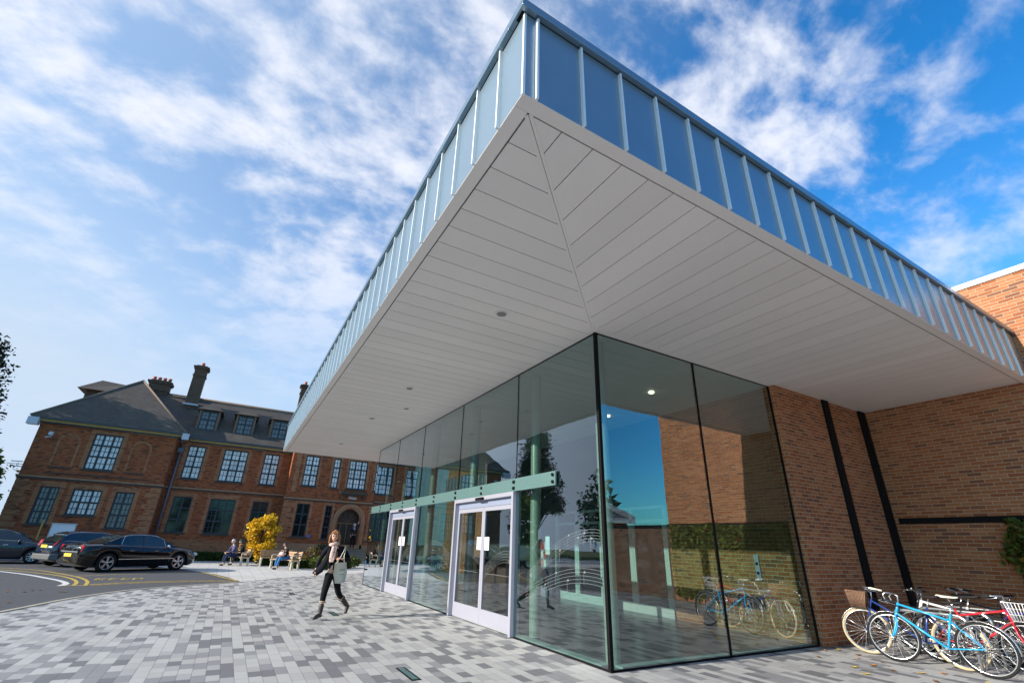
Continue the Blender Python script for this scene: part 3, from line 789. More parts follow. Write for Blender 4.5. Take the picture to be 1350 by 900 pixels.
g = G(); g.tube([(wx0-.75,37.4,5.0),(wx0,37.4,5.0)], .02,6); g.tube([(wx0-.6,37.4,4.86),(wx0-.05,37.4,4.86)], .03,6); g.tube([(wx0-.6,37.4,5.14),(wx0-.1,37.4,5.14)], .03,6); g.build('aerial', M_white, OB)
# ---- entrance block
ey = 37.0; e_x0, e_x1 = 3.02, 12.4
EW = [(3.92,4.90,5.08,7.27),(5.94,6.44,5.08,7.27),(7.10,8.50,5.12,7.27),(9.17,10.15,5.08,7.27),(3.92,4.80,1.62,3.85),(5.88,6.36,1.50,3.82),(9.2,9.7,1.5,3.82),(10.4,11.3,1.6,3.85)]
DR = (6.86, 8.50, .90, 3.66)
g = G(); wall_holes(g, e_x0, e_x1, 0, 8.2, ey, EW+[DR], rev=.2)
g.quad((e_x0,ey,0),(e_x0,ey,8.2),(e_x0,40,8.2),(e_x0,40,0)); g.quad((e_x1,ey,0),(e_x1,40,0),(e_x1,40,8.2),(e_x1,ey,8.2)); g.quad((e_x0,ey,8.2),(e_x1,ey,8.2),(e_x1,40,8.2),(e_x0,40,8.2))
g.box(DR[0]-.1,DR[0]-.001,ey+.201,ey+.62,.5,3.9); g.box(DR[1]+.001,DR[1]+.1,ey+.201,ey+.62,.5,3.9); g.box(DR[0],DR[1],ey+.201,ey+.62,3.661,3.9); g.box(DR[0],DR[1],ey+.03,ey+.62,.6,.899)
g.build('wall', brick_old, OB)
for i, h in enumerate(EW):
    n = {1:1, 2:3, 5:1, 6:1}.get(i, 2)
    window(*h, ey, n, T3, M_pane_net if i < 4 else M_pane_dark, fine=i < 4 or i == 5)
g = G()
for h in EW: surround(g, *h, ey, .16)
g.box(3.3,3.62,ey-.03,ey+.02,4.6,8.1); g.box(10.9,11.2,ey-.03,ey+.02,4.6,8.1)
g.build('brick_dressing', brick_trim, OB)
quoins(e_x0, ey, 1.21, 4.2, 1)
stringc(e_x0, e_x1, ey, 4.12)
g = G(); g.box(e_x0-.05, e_x1, ey-.07, ey+.02, 0, 1.2); g.build('plinth', M_stone, OB)
# arched doorway: spandrels, moulded arch, dark leaves, fanlight
ac, az, ar = 7.68, 2.86, .80
g = G()
for sgn in (-1, 1):
    pts = [(ac+sgn*.82, 3.66), (ac, 3.66)] if False else None
    prev = None
    for i in range(9):
        a = math.pi/2*i/8; p = (ac+sgn*ar*math.cos(a), az+ar*math.sin(a))
        if prev:
            q = [prev, (prev[0], 3.66), (p[0], 3.66), p]
            g.prism(q if sgn > 0 else q[::-1], ey+.02, ey+.19, 0, lambda x,y,z: (x, z, y))
        prev = p
g.build('arch_spandrel', M_stone, OB)
g = G()
for r0, r1, yy in ((.80,.90,ey+.03),(.901,1.02,ey-.03),(1.021,1.16,ey-.07)):
    for i in range(14):
        a0, a1 = math.pi*i/14, math.pi*(i+1)/14
        q = [(ac+rr*math.cos(a), az+rr*math.sin(a)) for rr, a in ((r0,a0),(r1,a0),(r1,a1),(r0,a1))]
        g.prism(q, yy, ey+.025, 0, lambda x,y,z: (x, z, y))
    for sgn in (-1, 1):
        a, b = sorted((ac+sgn*r0, ac+sgn*r1)); g.box(a, b, yy, ey+.025, .9, az-.001)
g.build('arch_moulding', M_stone, OB)
g = G(); g.box(6.87,8.49,ey+.55,ey+.6,.9,3.66); dd = g.build('entrance_door', plain('dark_door', (.03,.024,.02), .4), OB)
g = G(); g.box(6.9,8.46,ey+.46,ey+.549,2.62,2.72)
for x in (7.2,7.68,8.16): g.box(x-.035,x+.035,ey+.46,ey+.549,.9,2.619)
for k in range(1,6):
    a = math.pi*k/6; g.obox((ac,ey+.50,2.75),(ac+.75*math.cos(a),ey+.50,2.75+.8*math.sin(a)),.03,.03)
o = g.build('door_glazing_bars', plain('brown_timber', (.16,.09,.045), .5), OB); o.parent = dd
g = G(); g.box(6.66,8.72,ey-.42,ey+.01,4.72,4.84); g.box(6.76,8.62,ey-.30,ey+.01,4.62,4.719); g.box(6.86,7.0,ey-.25,ey+.01,4.35,4.619); g.box(8.38,8.52,ey-.25,ey+.01,4.35,4.619)
g.build('door_hood', M_stone_d, OB)
Mt = Matrix.Translation(Vector((7.66, ey-.135, 4.38))-OB.location) @ Matrix.Rotation(R(90), 4, 'X')
g = G(); g.box(7.30, 8.02, ey-.118, ey-.11, 4.33, 4.60); g.build('name_board', plain('weathered_board', (.24,.14,.10), .8), OB)
textmesh('carved_name', 'Venn', M_white, OB, Mt, .27, .012)
g = G()
for i in range(5): g.box(ac-1.25+.0-.12*(4-i), ac+1.25+.12*(4-i), ey-.35-.36*(4-i), ey-.02, i*.18, (i+1)*.18-.002)
g.build('entrance_steps', plain('worn_steps', (.24,.19,.15), .85, 0., .3, 4.), OB)
g = G(); g.box(4.93,5.17,ey-.05,ey-.001,1.62,1.76); g.build('blue_plate', plain('blue_sign', (.05,.16,.5), .5), OB)
# info board by the wing
ib = empty('notice_board', (-8.1, 36.3, 0), 0, 'blank white notice board on two posts in front of the left brick wing', 'sign')
g = G(); g.box(-8.6,-7.6,36.28,36.33,1.15,1.83); g.build('panel', M_white, ib)
g = G(); g.box(-8.66,-7.54,36.24,36.36,1.831,1.88); g.box(-8.64,-8.601,36.26,36.34,0,1.83); g.box(-7.599,-7.56,36.26,36.34,0,1.83); g.build('frame', MC['grey_white_frame'], ib)
g = G(); g.tube([(-9.05,36.3,0),(-9.05,36.3,2.0)], .04, 8); tp = g.build('marker_post', plain('yellow_post', (.45,.30,.06), .6), None, 'thin yellow post left of the white notice board', 'post')

# ------------------------------------------------------------------ TREES AND PLANTS
def tree(name, x, y, h, spread, label, lm, n, group=None, zlo=.25, trunk=.16, shape='round', leaf=.16, seed=1, cat='tree', lump=14):
    rs = random.Random(seed)
    t = empty(name, (x, y, 0), 0, label, cat, group)
    g = G(); g.tube([(0,0,-.02),(rs.uniform(-.1,.1),rs.uniform(-.1,.1),h*.45),(rs.uniform(-.2,.2),0,h*.86)], [trunk, trunk*.7, trunk*.15], 8)
    cl = []
    for i in range(lump):
        u = rs.random(); zz = zlo + (1-zlo)*u
        if shape == 'cone': r = spread*(1-u)**.8*1.0+.15
        elif shape == 'column': r = spread*min(1, 1.9*math.sin(math.pi*min(1, u*.95+.05)))
        else: r = spread*math.sqrt(max(.05, 1-(2*u-1)**2))
        a = rs.random()*6.283; rr = r*math.sqrt(rs.uniform(.15, .8))
        c = Vector((rr*math.cos(a), rr*math.sin(a), zz*h*.97)); cl.append((c, (spread*.42 if shape != 'column' else spread*.5)*rs.uniform(.6,1.2)))
        g.tube([(0,0,max(.1,c.z-spread*.6)*.9), tuple(c*.6+Vector((0,0,c.z*.35))), tuple(c)], [trunk*.35, trunk*.2, .012], 5)
    g.build('trunk', M_bark, t, local=True)
    pts = []
    for i in range(n):
        c, r = cl[i % len(cl)]
        d = Vector((rs.gauss(0,1), rs.gauss(0,1), rs.gauss(0,1))).normalized()*r*rs.uniform(.35,1.08)
        if shape in ('round',): d.z *= .75
        if shape == 'cone': d.z -= abs(d.x+d.y)*.25; d.z *= .6
        p = c+d
        if p.z > .12: pts.append(p)
    g = G(); leaves(g, pts, leaf); g.build('crown', lm, t, local=True)
    return t
tree('yellow_tree', 1.95, 34.0, 2.75, .95, 'small golden-leaved tree behind the benches', L_yellow, 3400, zlo=.16, trunk=.06, leaf=.13, seed=4, lump=26)
tree('conifer', -15.55, 38.0, 12.6, 2.9, 'tall dark conifer at the left end of the brick hall', L_dark, 17000, zlo=.34, trunk=.2, shape='cone', leaf=.16, seed=9, lump=110)
tree('willow', -12.6, 35.9, 5.6, 1.35, 'pale green drooping tree behind the dark conifer', L_lime, 6500, zlo=.12, leaf=.2, seed=12, lump=44)
tree('bare_tree', -13.0, 46, 8.6, 1.4, 'thinly leaved small tree rising behind the pale green tree', L_mid, 260, zlo=.45, trunk=.09, leaf=.14, seed=15, lump=16)
for i, (x, y, h, s, sh) in enumerate([(-62,34,14,6.5,'round'),(-62,47,21,2.4,'column'),(-63,54,22,2.4,'column'),(-64,63,18,8,'round'),(-60,22,13,6.5,'round'),(-66,80,19,9,'round'),(-62,9,13,6,'round'),(-62,-6,13,6,'round')]):
    tree('park_tree', x, y, h, s, 'park tree across the road, number of the row mirrored in the glass front' if False else
         ['broad park tree far left beyond the road, mirrored in the glass','slim poplar left of its twin, mirrored in the glass','slim tallest poplar, mirrored in the glass','wide park tree behind the poplars, mirrored in the glass','low wide tree nearest the left road bend','farthest wide tree of the left row','round tree well behind the camera to the left','last round tree of the left row behind the camera'][i],
         L_tree, 4200, 'park trees beyond the road', zlo=.12, trunk=.3, shape=sh, leaf=.7, seed=20+i, lump=34)
for i, (x, y, h) in enumerate([(4,-34,9),(13,-36,11),(22,-33,10),(31,-30,11),(-6,-36,10)]):
    tree('background_tree', x, y, h, 4.5, ['dark tree behind the camera, middle of the back row','dark tree behind the white-gabled pavilion','dark tree right of the white-gabled pavilion','dark tree at the far right of the back row','dark tree at the far left of the back row'][i],
         L_tree, 1800, 'dark trees behind the pavilion', zlo=.12, trunk=.3, leaf=.6, seed=40+i, lump=22)
# clipped hedges and bed plants
def leafbox(name, x0,x1,y0,y1,z0,z1, n, lm, label, cat='hedge', size=.07, group=None, core=(.02,.03,.01)):
    t = empty(name, ((x0+x1)/2,(y0+y1)/2,0), 0, label, cat, group); o = t.location
    g = G(); g.box(x0+.05,x1-.05,y0+.05,y1-.05,z0,z1-.05); g.build('branches', plain('hedge_core', (.018,.022,.010), .9), t)
    pts = []
    for i in range(n):
        f = random.random(); u, v, w = random.random(), random.random(), random.random()
        j = random.gauss(0,.02)
        if f < .45: p = (x0+(x1-x0)*u, y0+j, z0+(z1-z0)*v)
        elif f < .85: p = (x0+(x1-x0)*u, y0+(y1-y0)*v, z1+j)
        else: p = ((x0 if w < .5 else x1)+j, y0+(y1-y0)*u, z0+(z1-z0)*v)
        pts.append(p)
    g = G(); leaves(g, pts, size); g.build('foliage', lm, t)
    return t
leafbox('box_hedge', -4.6, 2.2, 36.9, 37.5, 0, .48, 5200, L_box, 'low clipped hedge along the foot of the brick hall, left of the golden tree')
leafbox('box_hedge', 2.0, 4.6, 31.9, 32.5, 0, .42, 2400, L_box, 'short low hedge directly behind the slatted benches')
leafbox('box_hedge', 3.6, 6.6, 29.4, 29.9, 0, .40, 2400, L_box, 'short low hedge between the jeans woman and the glass building')
def shrub(x, y, r, h, lm, label, n=700, size=.08, seed=1, name='shrub'):
    rs = random.Random(seed)
    t = empty(name, (x,y,0), 0, label, 'shrub', 'shrubs in the bed by the benches')
    g = G(); pts = []
    for i in range(9):
        a = rs.random()*6.283; g.tube([(0,0,0),(r*.4*math.cos(a),r*.4*math.sin(a),h*.5),(r*.8*math.cos(a),r*.8*math.sin(a),h*rs.uniform(.6,.95))], [.015,.01,.004], 4)
    g.build('stem', M_bark, t, local=True)
    for i in range(n):
        d = Vector((rs.gauss(0,1),rs.gauss(0,1),rs.gauss(0,1))).normalized()*rs.uniform(.55,1.05)
        pts.append((d.x*r, d.y*r, h*.5+d.z*h*.5))
    g = G(); leaves(g, pts, size); g.build('foliage', lm, t, local=True); return t
L_red = leafmat('reddish_leaves', [(.10,.07,.02),(.16,.05,.02),(.07,.09,.02),(.12,.12,.03)])
shrub(4.5, 29.7, .55, 1.15, L_red, 'rust-tinged shrub right of the seated woman in jeans', seed=3)
shrub(5.2, 28.6, .55, .75, L_lime, 'bright lime green low shrub just left of the walking woman', seed=4)
shrub(4.7, 28.9, .45, .62, L_lime, 'smaller yellow-green mound left of the bright lime shrub', seed=5)
shrub(6.9, 30.4, .5, .62, L_mid, 'round green shrub right of the walking woman in front of the steps', seed=6)
shrub(5.6, 33.5, .5, 1.3, L_dark, 'small dark evergreen bush against the entrance wall', seed=8)
shrub(-11.9, 35.6, .9, 1.6, L_mid, 'leafy bush at the corner of the left wing behind the parked cars', n=1100, seed=9)
sh = shrub(-12.6, 34.0, .9, 1.9, L_mid, 'rose bush with pale pink blooms at the left edge behind the dark car', n=900, seed=10, name='rose_bush')
g = G()
for i in range(26):
    a = random.random()*6.283; g.ell((.8*math.cos(a)+.2, -.5*abs(math.sin(a))-.3, random.uniform(1.0,2.0)), (.10,.10,.08), nu=6, nv=4)
g.build('blossom', plain('pink_blossom', (.75,.50,.45), .7, 0., .3, 3.), sh, local=True)
# ivy on the tall brick wall
iv = empty('ivy', (13.66, 1.2, 0), 0, 'ivy hanging over the brick wall beneath the black band, behind the bicycles', 'climbing plant')
pts = []; rs = random.Random(5)
while len(pts) < 7500:
    y = rs.uniform(-1.1, 3.75); low = .35+.3*math.sin(y*2.1)+rs.gauss(0,.15)
    z = rs.uniform(.1, 2.32)
    if z < low*(.5+.5*rs.random()): continue
    if y > 3.5 + .12*math.sin(z*5) - (.12 if z < 1.5 else 0): continue
    pts.append((13.69-abs(rs.gauss(.05,.06))-.14*math.exp(-((z-1.9)/.4)**2)*rs.random(), y, z))
g = G(); leaves(g, pts, .10, 0, 0, 1.15); g.build('foliage', L_ivy, iv)
g = G()
for i in range(9):
    y = -0.8+i*.5; g.tube([(13.68,y,0),(13.67,y+.15,.9),(13.67,y-.1,1.7),(13.67,y+.1,2.25)], [.02,.015,.012,.006], 5)
g.build('stem', M_bark, iv)
# fallen leaves on the paving
L_fall = [plain('fallen_leaf_orange', (.50,.20,.05), .7), plain('fallen_leaf_brown', (.24,.12,.05), .7), plain('fallen_leaf_yellow', (.55,.38,.08), .7)]
def fallen(i, x, y, s, rz, m, label):
    g = G(); n = 10; pts = []
    for k in range(n):
        a = 6.283*k/n; r = s*(1 if k % 2 else .55)*(1.2 if k == 1 else 1)
        pts.append((r*math.cos(a), r*math.sin(a)*.75))
    top = [(px, py, .010+.012*abs(px)/s) for px, py in pts]; c = (0,0,.004)
    g.add([c]+top, [(0, k+1, (k+1) % n+1) for k in range(n)]); g.add([(c[0],c[1],.001)]+[(p[0],p[1],p[2]-.003) for p in top], [(0, (k+1) % n+1, k+1) for k in range(n)])
    g.obox((0,0,.006),(-s*1.3,0,.012),.004,.004)
    o = g.build('fallen_leaf', m, None, label, 'leaf', 'fallen autumn leaves on the paving'); o.location = (x,y,-.004); o.rotation_euler = (0,0,rz); return o
rs = random.Random(3)
near = [(9.55,5.12,'orange leaf lying at the foot of the glass beside the brick pier'),(8.6,5.0,'brown leaf lying on the paving left of the brick pier foot'),(9.75,4.95,'pale leaf against the pier corner'),(10.05,4.75,'orange leaf below the wheel of the basket bicycle')]
lv = [(9.42,5.18),(8.73,4.92),(9.75,5.12),(9.3,4.6),(9.35,4.3),(8.5,4.3),(8.95,4.25),(8.85,3.95),(9.1,3.7),(9.4,3.55),(8.7,3.4),(9.3,3.05),(8.9,2.9),(9.6,4.75),(8.2,4.0)]
names = ['touching the glass foot','left of the pier foot','against the pier corner','below the front cream tyre','left of the blue front wheel','farthest left near the bottom edge','left of two close together','nearer to the bottom edge','in front of the blue frame','red one under the blue bicycle','near the bottom right','by the bottom of the hoop','at the very bottom edge','by the brick wall foot','small, alone on the pale blocks']
for i, ((x,y),nm) in enumerate(zip(lv,names)): fallen(i, x, y, rs.uniform(.035,.065), rs.uniform(0,6.2), L_fall[i % 3], ['orange','brown','yellow'][i % 3]+' autumn leaf on the paving, '+nm)
for i in range(26):
    x, y = rs.uniform(-5.5,-2.5), rs.uniform(10.5,18); 
    if x > -3.0-(18-y)*.2: x -= 1.2
    o = fallen(i, x, y, rs.uniform(.035,.06), rs.uniform(0,6.2), L_fall[i % 2], 'small fallen leaf scattered on the asphalt'); 
# recessed ground lights
for x, y, nm in ((2.33,6.40,'nearest the bottom edge'),(2.05,16.2,'farthest, left of the walking woman\'s knees'),(2.42,11.75,'by the walking woman\'s front boot')):
    gl = empty('ground_light', (x,y,0), R(0), 'slim recessed ground light in the paving, '+nm, 'ground light', 'recessed lights in the paving')
    g = G(); g.box(-.06,.06,-.32,.32,-.007,-.003); g.build('frame', M_black, gl, local=True)
    g = G(); g.box(-.035,.035,-.29,.29,-.0029,-.0005); g.build('lens', M_rail, gl, local=True)
# ------------------------------------------------------------------ CARS
def curve(keys):
    xs = [k[0] for k in keys]
    def f(x):
        if x <= xs[0]: return keys[0][1]
        if x >= xs[-1]: return keys[-1][1]
        for i in range(len(xs)-1):
            if xs[i] <= x <= xs[i+1]:
                t = (x-xs[i])/(xs[i+1]-xs[i]); p1, p2 = keys[i][1], keys[i+1][1]
                h = xs[i+1]-xs[i]
                m1 = ((keys[i+1][1]-keys[i-1][1])/(xs[i+1]-xs[i-1]) if i > 0 else (p2-p1)/h)*h
                m2 = ((keys[i+2][1]-keys[i][1])/(xs[i+2]-xs[i]) if i+2 < len(xs) else (p2-p1)/h)*h
                if (p2-p1)*m1 <= 0: m1 = 0
                if (p2-p1)*m2 <= 0: m2 = 0
                t2, t3 = t*t, t*t*t
                return (2*t3-3*t2+1)*p1+(t3-2*t2+t)*m1+(-2*t3+3*t2)*p2+(t3-t2)*m2
    return f
M_tyre = plain('tyre_rubber', (.02,.02,.02), .85)
M_chrome = plain('chrome', (.75,.76,.78), .12, 1.)
M_alloy = plain('alloy_wheel', (.55,.56,.60), .3, .8)
M_carglass = winglass('car_glass', (.015,.02,.024), .03, 1.)
M_trim = plain('black_plastic', (.025,.025,.027), .6)
M_redlens = plain('red_lens', (.45,.012,.02), .12, 0., .05, 3., 1.)
M_clear = plain('clear_lens', (.60,.60,.62), .1, 0., .05, 3., 1.)
M_plate = plain('yellow_number_plate', (.75,.55,.04), .5)
M_under = plain('underbody', (.012,.012,.012), .9)
def make_car(name, sp, loc, rz, label, group='cars parked by the brick hall'):
    L, Wd = sp['L'], sp['W']; hw = Wd/2
    t = empty(name, loc, rz, label, 'car', group)
    paint = sp['paint']; belt = curve(sp['belt']); top = curve(sp['top']); half = curve(sp['half']); roof = curve(sp['roof'])
    wr = sp['wr']; ax = (sp['rear_axle'], sp['front_axle'])
    n = 110; g = G(); rings = []
    for i in range(n+1):
        x = -L/2 + L*i/n
        h = half(x); zb = .19 + (.12 if abs(x) > L/2-.35 else 0)*(abs(x)-(L/2-.35))/.35
        zs = zb
        for a in ax:
            dx = abs(x-a); ra = wr+.055
            if dx < ra: zs = max(zs, math.sqrt(ra*ra-dx*dx)+wr-.01)
        b = belt(x); tp = top(x)
        tuck = .03
        ring = [(0, zb+ (0 if zs == zb else .0)), (h*.74, zb if zs == zb else zs-.005), (h-.05 if zs == zb else h-.03, zs), (h, zs+.06), (h+.012, (zs*.35+b*.65)), (h-.02, b-.03), (h-.09, b+.012), (h*.6, tp-.012 if tp > b else b+.02), (0, max(tp, b+.02))]
        rings.append([(x, y, z) for y, z in ring] + [(x, -y, z) for y, z in ring[::-1][1:-1]])
    m = len(rings[0]); vs = [p for r in rings for p in r]; fs = []
    for i in range(n):
        for j in range(m):
            j2 = (j+1) % m; fs.append((i*m+j, i*m+j2, (i+1)*m+j2, (i+1)*m+j))
    g.add(vs, fs, 0, True)
    # rounded nose and tail caps
    for end, i in ((-1, 0), (1, n)):
        c = [rings[i][j] for j in range(m)]
        inner = [(p[0]+end*.035, p[1]*.93, .02+p[2]*.96) for p in c]
        g.add(c+inner, [((j, (j+1) % m, m+(j+1) % m, m+j) if end > 0 else (j, m+j, m+(j+1) % m, (j+1) % m)) for j in range(m)] + [tuple(range(m, 2*m)) if end > 0 else tuple(range(m, 2*m))[::-1]], 0, True)
    body = g.build('body', paint, t, local=True)
    # greenhouse
    x0, x1 = sp['cab']; gg = G(); gw = G(); k = 60; prev = None
    wb, wt = hw-.10, sp['wt']
    for i in range(k+1):
        x = x0+(x1-x0)*i/k; zr = roof(x); zb = max(belt(x), top(x) if top(x) < zr else belt(x))
        zb = belt(x)
        fr = min(1, max(0, (zr-zb)/(sp['H']-zb)))
        yt = wb + (wt-wb)*fr
        r = [(x, wb, zb), (x, wb+(yt-wb)*.93, zb+(zr-zb)*.88), (x, yt*.93, zr-.012), (x, yt*.6, zr+.006), (x, 0, zr+.012)]
        if prev:
            xm = x-(x1-x0)/k/2; side_glass = any(a < xm < b for a, b in sp['win'])
            slope = abs(roof(xm+.03)-roof(xm-.03))/.06
            for s in (1, -1):
                for j in range(4):
                    q = [(p[0], p[1]*s, p[2]) for p in (prev[j], r[j], r[j+1], prev[j+1])]
                    if s < 0: q = q[::-1]
                    isg = (j == 0 and side_glass) or (j >= 2 and slope > .33 and sp['H']-roof(xm) > .035 and roof(xm)-belt(xm) > .04)
                    (gw if isg else gg).add(q, [(0,1,2,3)], 0, j > 0)
        prev = r
    gg.build('roof', paint, t, local=True); gw.build('window', M_carglass, t, local=True)
    g = G()
    for s in (1, -1):
        a, b = sp['win'][0][0], sp['win'][-1][1]
        g.obox((a-.05, s*(wb+.006), belt(a)+.008), (b+.05, s*(wb+.006), belt(b)+.008), .014, .02)
        if sp.get('chrome_arch'):
            pts = [(a, s*(wb), belt(a))] + [(a+(b-a)*u, s*(wb+(wt-wb)*min(1, (roof(a+(b-a)*u)-belt(a))/(sp['H']-belt(a)))*.93+.006), belt(a)+(roof(a+(b-a)*u)-belt(a))*.88) for u in [i/14 for i in range(1,14)]] + [(b, s*wb, belt(b))]
            g.tube(pts, .009, 5)
            g.obox((-L*.22, s*(hw+.012), .48), (L*.26, s*(hw+.012), .50), .012, .022)
    g.build('window_trim', M_chrome, t, local=True)
    for s in (1, -1):
        for xh in sp['handles']:
            g = G(); g.obox((xh, s*(hw+.022), .80), (xh+.17, s*(hw+.022), .81), .025, .028); g.build('door_handle', M_chrome, t, local=True)
        for xd in sp['doors']:
            g = G(); g.obox((xd, s*(hw+.006), .27), (xd, s*(hw-.012), belt(xd)-.02), .012, .012, (1,0,0)); g.build('door_gap', M_under, t, local=True)
        g = G(); xm = sp['mirror']; g.ell((xm, s*(hw+.09), .98), (.07,.10,.075)); g.obox((xm, s*(hw-.1), .93), (xm, s*(hw+.02), .95), .04, .05); g.build('wing_mirror', sp.get('mirror_mat', paint), t, local=True)
        g = G(); g.add([(-L/2-.012+p[0], s*p[1], p[2]) for p in sp['tail']] + [(-L/2+.06+p[0], s*(p[1]-.01), p[2]) for p in sp['tail']], [tuple(range(len(sp['tail'])))] + [(j, (j+1) % len(sp['tail']), len(sp['tail'])+(j+1) % len(sp['tail']), len(sp['tail'])+j) for j in range(len(sp['tail']))]); g.build('tail_light', M_redlens, t, local=True)
        g = G(); g.ell((L/2-.10, s*(hw-.27), .66), (.16,.2,.085)); g.build('headlight', M_clear, t, local=True)
    g = G(); g.box(-L/2-.055, -L/2-.036, -.26, .26, sp['plate'], sp['plate']+.115); g.build('number_plate', M_plate, t, local=True)
    g = G(); g.box(L/2+.0, L/2+.05, -.42, .42, .42, .66); g.build('grille', M_trim, t, local=True)
    if sp.get('boot'):
        g = G(); z = sp['boot']; g.box(-L/2-.045, -L/2-.02, -.62, .62, z, z+.03); g.build('boot_trim', M_chrome, t, local=True)
    if sp.get('bumper'):
        g = G(); g.add([( -L/2-.07, -hw+.12, .30),(-L/2-.07, hw-.12, .30),(-L/2-.07, hw-.12, .52),(-L/2-.07,-hw+.12,.52),(-L/2+.2,-hw-.01,.28),(-L/2+.2,hw+.01,.28),(-L/2+.2,hw+.01,.56),(-L/2+.2,-hw-.01,.56)], [(0,3,2,1),(1,2,6,5),(0,4,7,3),(3,7,6,2),(0,1,5,4)]); g.build('bumper', sp['bumper'], t, local=True, bevel=.03)
    # wheels
    for a in ax:
        for s in (1, -1):
            yc = s*(hw-.11); g = G(); w2 = .105
            prof = [(wr-.10, -w2), (wr-.02, -w2), (wr, -w2+.03), (wr, w2-.03), (wr-.02, w2), (wr-.10, w2)]
            nn = 28; vs = []; fs = []
            for i in range(nn):
                an = 6.2832*i/nn
                for rr, yy in prof: vs.append((a+rr*math.cos(an), yc+yy, wr+rr*math.sin(an)))
            for i in range(nn):
                i2 = (i+1) % nn
                for j in range(5): fs.append((i*6+j, i*6+j+1, i2*6+j+1, i2*6+j))
            g.add(vs, fs, 0, True); wh = g.build('wheel', M_tyre, t, local=True)
            g = G(); R0 = wr-.10; yo = yc+s*(w2-.035)
            ring = []
            g.tube([(a+(R0-.012)*math.cos(6.2832*i/28), yo, wr+(R0-.012)*math.sin(6.2832*i/28)) for i in range(28)], .018, 6, closed=True)
            for q in range(sp['spokes']):
                an = 6.2832*q/sp['spokes']+.3
                for da in (-.13, .13) if sp['spokes'] < 8 else (0,):
                    g.obox((a, yo, wr), (a+R0*math.cos(an+da), yo+s*.01, wr+R0*math.sin(an+da)), .035, .03, (0,1,0))
            g.ell((a, yo+s*.01, wr), (.05,.02,.05))
            r = g.build('rim', M_alloy, wh, local=True)
            g = G(); g.tube([(a, yc-s*.02, wr), (a, yc+s*.03, wr)], R0+.005, 24); d = g.build('hub_disc', M_under, wh, local=True)
    return t
P_black = plain('black_car_paint', (.004,.004,.005), .1, 0., .05, 3., .4, coat=.6)
P_navy = plain('navy_car_paint', (.012,.018,.040), .14, .2, .05, 3., .6, coat=1.)
P_dark = plain('dark_blue_car_paint', (.010,.014,.022), .14, 0., .05, 3., .6, coat=1.)
sedan = dict(L=5.02, W=1.88, H=1.47, paint=P_black, wr=.35, rear_axle=-1.50, front_axle=1.55, wt=.62,
    half=[(-2.51,.78),(-2.35,.88),(-1.8,.93),(0,.94),(1.7,.93),(2.3,.86),(2.51,.70)],
    belt=[(-2.51,.93),(-2.2,.98),(-1.2,1.00),(0,.96),(1.2,.91),(2.1,.82),(2.51,.62)],
    top=[(-2.51,1.0),(-2.3,1.06),(-1.6,1.09),(-1.2,1.05),(0,.9),(1.05,1.02),(1.7,.98),(2.2,.88),(2.51,.68)],
    roof=[(-1.78,1.05),(-1.1,1.36),(-.7,1.455),(-.1,1.475),(.4,1.43),(.8,1.27),(1.28,.99)], cab=(-1.78,1.28), win=[(-1.12,-.22),(-.15,.86)],
    handles=[-.75,.30], doors=[-1.15,-.18,.95], mirror=.83, mirror_mat=M_chrome, tail=[(0,.60,.72),(0,.80,.74),(.02,.82,1.0),(.0,.66,.98)], plate=.56, boot=.73, spokes=5, chrome_arch=True)
hatch = dict(L=4.0, W=1.72, H=1.48, paint=P_navy, wr=.31, rear_axle=-1.28, front_axle=1.22, wt=.56,
    half=[(-2,.70),(-1.85,.80),(-1.3,.86),(0,.86),(1.4,.85),(1.85,.76),(2,.62)],
    belt=[(-2,.86),(-1.8,1.05),(-1.0,1.06),(0,1.0),(1.0,.93),(1.7,.80),(2,.62)],
    top=[(-2,.9),(-1.8,1.07),(-1.0,1.0),(0,.9),(.95,1.0),(1.5,.92),(2,.68)],
    roof=[(-1.92,1.02),(-1.62,1.34),(-1.3,1.455),(-.4,1.485),(.1,1.45),(.6,1.25),(1.05,.98)], cab=(-1.92,1.05), win=[(-1.35,-.45),(-.38,.62)],
    handles=[-.95,.1], doors=[-1.2,-.42,.72], mirror=.62, tail=[(.03,.50,.84),(.0,.72,.86),(.10,.78,1.10),(.14,.66,1.08)], plate=.78, boot=.93, bumper=plain('grey_plastic_bumper', (.10,.105,.11), .45), spokes=9)
far = dict(hatch); far.update(paint=P_dark, L=4.1, bumper=None)
a35 = R(35.5)
def shrink(d, k):
    d = dict(d); d['L'] *= k
    for n in ('half','belt','top','roof'): d[n] = [(x*k, v) for x, v in d[n]]
    for n in ('rear_axle','front_axle','mirror'): d[n] *= k
    d['cab'] = tuple(x*k for x in d['cab']); d['win'] = [(a*k, b*k) for a, b in d['win']]; d['handles'] = [x*k for x in d['handles']]; d['doors'] = [x*k for x in d['doors']]
    return d
sedan = shrink(sedan, .92); hatch = shrink(hatch, .96)
make_car('parked_car', sedan, (-3.36, 27.0, 0), a35, 'large black saloon with chrome window line and five-spoke wheels, nearest parked car')
make_car('parked_car', hatch, (-5.30, 30.25, 0), a35, 'navy hatchback with grey rear bumper, parked between the black saloon and the farther dark car')
make_car('parked_car', far, (-9.1, 32.2, 0), R(8), 'dark blue car cut off by the left edge of the photo', 'cars parked by the brick hall')

